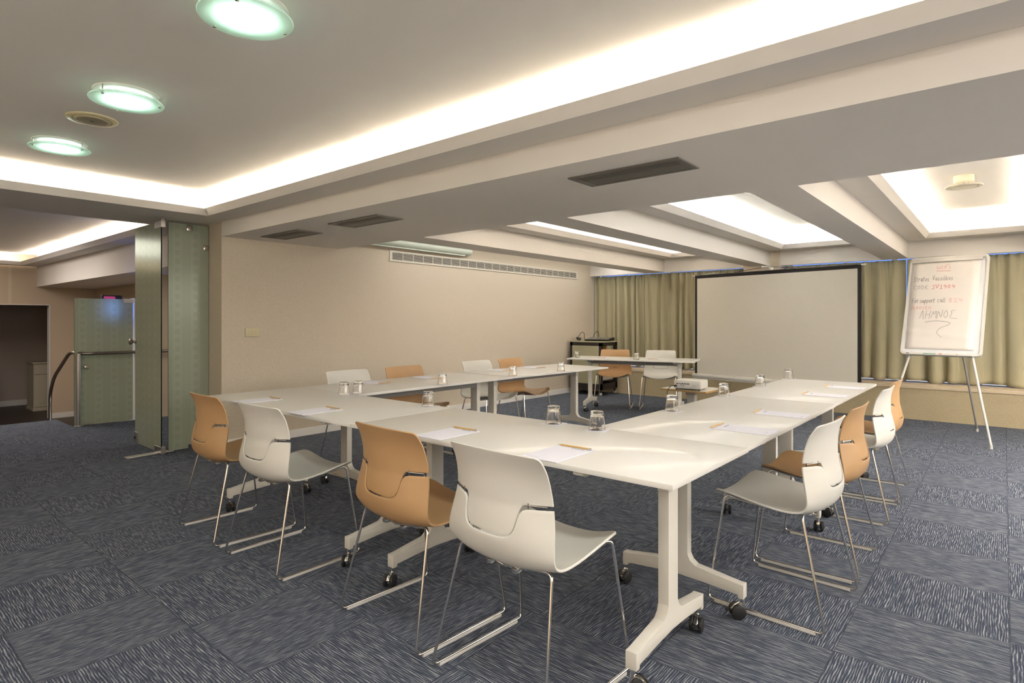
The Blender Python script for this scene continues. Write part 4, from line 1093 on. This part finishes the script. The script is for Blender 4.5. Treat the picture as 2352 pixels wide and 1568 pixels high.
# pens in the tray, each its own thing
def pen_thing(s0, s1, m1, m2, label, cap):
    c_ = g.matrix_basis
    bm = BM(); a0 = FM @ Vector((CW * s0, -.030, -.008)); a1 = FM @ Vector((CW * s1, -.030, -.008)); off_ = Vector((bl.x, bl.y, 0))
    o_ = empty('marker_pen', off_ + a0, 0, label, 'marker pen', 'marker pens in the flip chart tray')
    bm = BM(); tube(bm, [(0, 0, 0), (a1 - a0) * (1 - cap)], .006, 12); link('barrel', bm, m1, o_)
    bm = BM(); tube(bm, [(a1 - a0) * (1 - cap), a1 - a0], .0068, 12); link('cap', bm, m2, o_)
pen_thing(.15, .075, M['white_pl'], M['black'], 'white marker with a black cap at the left of the tray', .5)
pen_thing(.46, .30, M['green'], M['green'], 'green marker lying in the middle of the tray', .3)
pen_thing(.64, .50, M['white_pl'], M['redpl'], 'white marker with a red cap next to the green marker', .3)
pen_thing(.84, .72, M['white_pl'], M['redpl'], 'white marker with a red end at the right of the tray', .12)

# ================================================================ AV TROLLEY
g = empty('equipment_trolley', (-5.475, 8.735, 0), 0, 'dark framed equipment trolley with olive panels in the far corner', 'trolley')
hx, hy, zt = .315, .262, .912
bm = BM()
for sx in (-1, 1):
    for sy in (-1, 1): box(bm, sx * hx - (.05 if sx > 0 else 0), sx * hx + (.05 if sx < 0 else 0), sy * hy - (.05 if sy > 0 else 0), sy * hy + (.05 if sy < 0 else 0), .10, zt - .02)
for z0, z1 in ((.10, .20), (zt - .075, zt - .015)):
    box(bm, -hx, hx, -hy, -hy + .03, z0, z1); box(bm, -hx, hx, hy - .03, hy, z0, z1); box(bm, -hx, -hx + .03, -hy, hy, z0, z1); box(bm, hx - .03, hx, -hy, hy, z0, z1)
box(bm, -hx + .03, hx - .04, -hy + .03, hy - .03, .10, .13)
link('frame', bm, M['darkwood'], g)
bm = BM(); box(bm, -hx + .048, hx - .048, -hy - .004, -hy + .01, .195, zt - .075, .003); link('front_panel', bm, M['olive'], g)
bm = BM(); box(bm, -hx - .01, hx + .02, -hy - .01, hy + .01, zt - .018, zt, .004); link('top_board', bm, M['olive'], g)
bm = BM(); box(bm, -.20, hx - .06, -hy + .03, hy - .03, .24, .38, .003); link('amplifier', bm, M['black'], g)
bm = BM(); box(bm, hx - .06, hx - .045, -hy + .055, hy - .055, .25, .37, .002); link('amplifier_front', bm, M['silver'], g)
bm = BM(); tube(bm, fillet([(hx - .045, .10, .29), (hx - .005, .10, .29), (hx - .005, .10, .36), (hx - .045, .10, .36)], .012), .005, 8); link('rack_handle', bm, M['chrome'], g)
bm = BM(); box(bm, hx - .25, hx - .05, -.01, .01, .62, zt - .08); link('divider', bm, M['ply'], g)
for sx in (-1, 1):
    for sy in (-1, 1):
        bm = BM(); lathe(bm, [(0, -.012), (.022, -.012), (.028, -.006), (.028, .006), (.022, .012), (0, .012)], 22, T(sx * (hx - .03), sy * (hy - .03), .028) @ Matrix.Rotation(R(90), 4, 'X'))
        box(bm, sx * (hx - .03) - .012, sx * (hx - .03) + .012, sy * (hy - .03) - .018, sy * (hy - .03) + .018, .05, .10, .003, 1); link('caster', bm, [M['silver'], M['black']], g, 40)
zt += .001
g = empty('mixing_desk', (-5.42, 8.80, zt), R(8), 'black sound mixing desk with rows of knobs on top of the trolley', 'mixer')
bm = BM(); prism(bm, [(-.13, .002), (.15, .002), (.16, .060), (.06, .052), (-.15, .022)], -.20, .24, 'x', .004); link('body', bm, M['black'], g)
bm = BM()
for i in range(11):
    for j in range(5):
        x = -.17 + i * .038; y = -.10 + j * .045; z = .030 + j * .0065
        cyl(bm, (x, y, z - .004), (x, y, z + .008), .006, 8)
link('knobs', bm, M['silver'], g)
bm = BM(); off = [(-5.76, 8.72), (-5.79, 8.78)]
tube(bm, fillet([(-5.70, 8.66, zt + .016), (-5.74, 8.64, zt + .016), (-5.77, 8.68, zt + .05), (-5.72, 8.72, zt + .14), (-5.69, 8.76, zt + .15), (-5.68, 8.76, zt + .016)], .05), .005, 8)
lathe(bm, [(.014, -.006), (.028, -.006), (.028, .006), (.014, .006)], 20, T(-5.70, 8.63, zt + .030) @ Matrix.Rotation(R(90), 4, 'X'), closed=True)
lathe(bm, [(.014, -.006), (.028, -.006), (.028, .006), (.014, .006)], 20, T(-5.76, 8.66, zt + .038) @ Matrix.Rotation(R(60), 4, 'Y'), closed=True)
tag(link('headphones', bm, M['black'], None, 40), 'black headphones left of the mixing desk on the trolley', 'headphones')
bm = BM(); tube(bm, fillet([(-5.62, 8.93, zt + .03), (-5.56, 8.93, zt + .15), (-5.50, 8.93, zt + .165), (-5.485, 8.93, zt + .05)], .04), .0045, 8)
tag(link('signal_cable', bm, M['black'], None, 40), 'black cable looping up behind the mixing desk', 'cable')
bm = BM()
for k in range(4):
    tube(bm, fillet([(-5.70 + .05 * k, 8.62 + .03 * k, .006), (-5.60, 8.72 + .03 * k, .006), (-5.45 + .04 * k, 8.66, .006), (-5.33, 8.78 + .02 * k, .006), (-5.28, 8.64 + .05 * k, .006)], .05), .004, 6)
tag(link('floor_cables', bm, M['black'], None, 40), 'tangle of dark cables on the carpet under the trolley', 'cables')
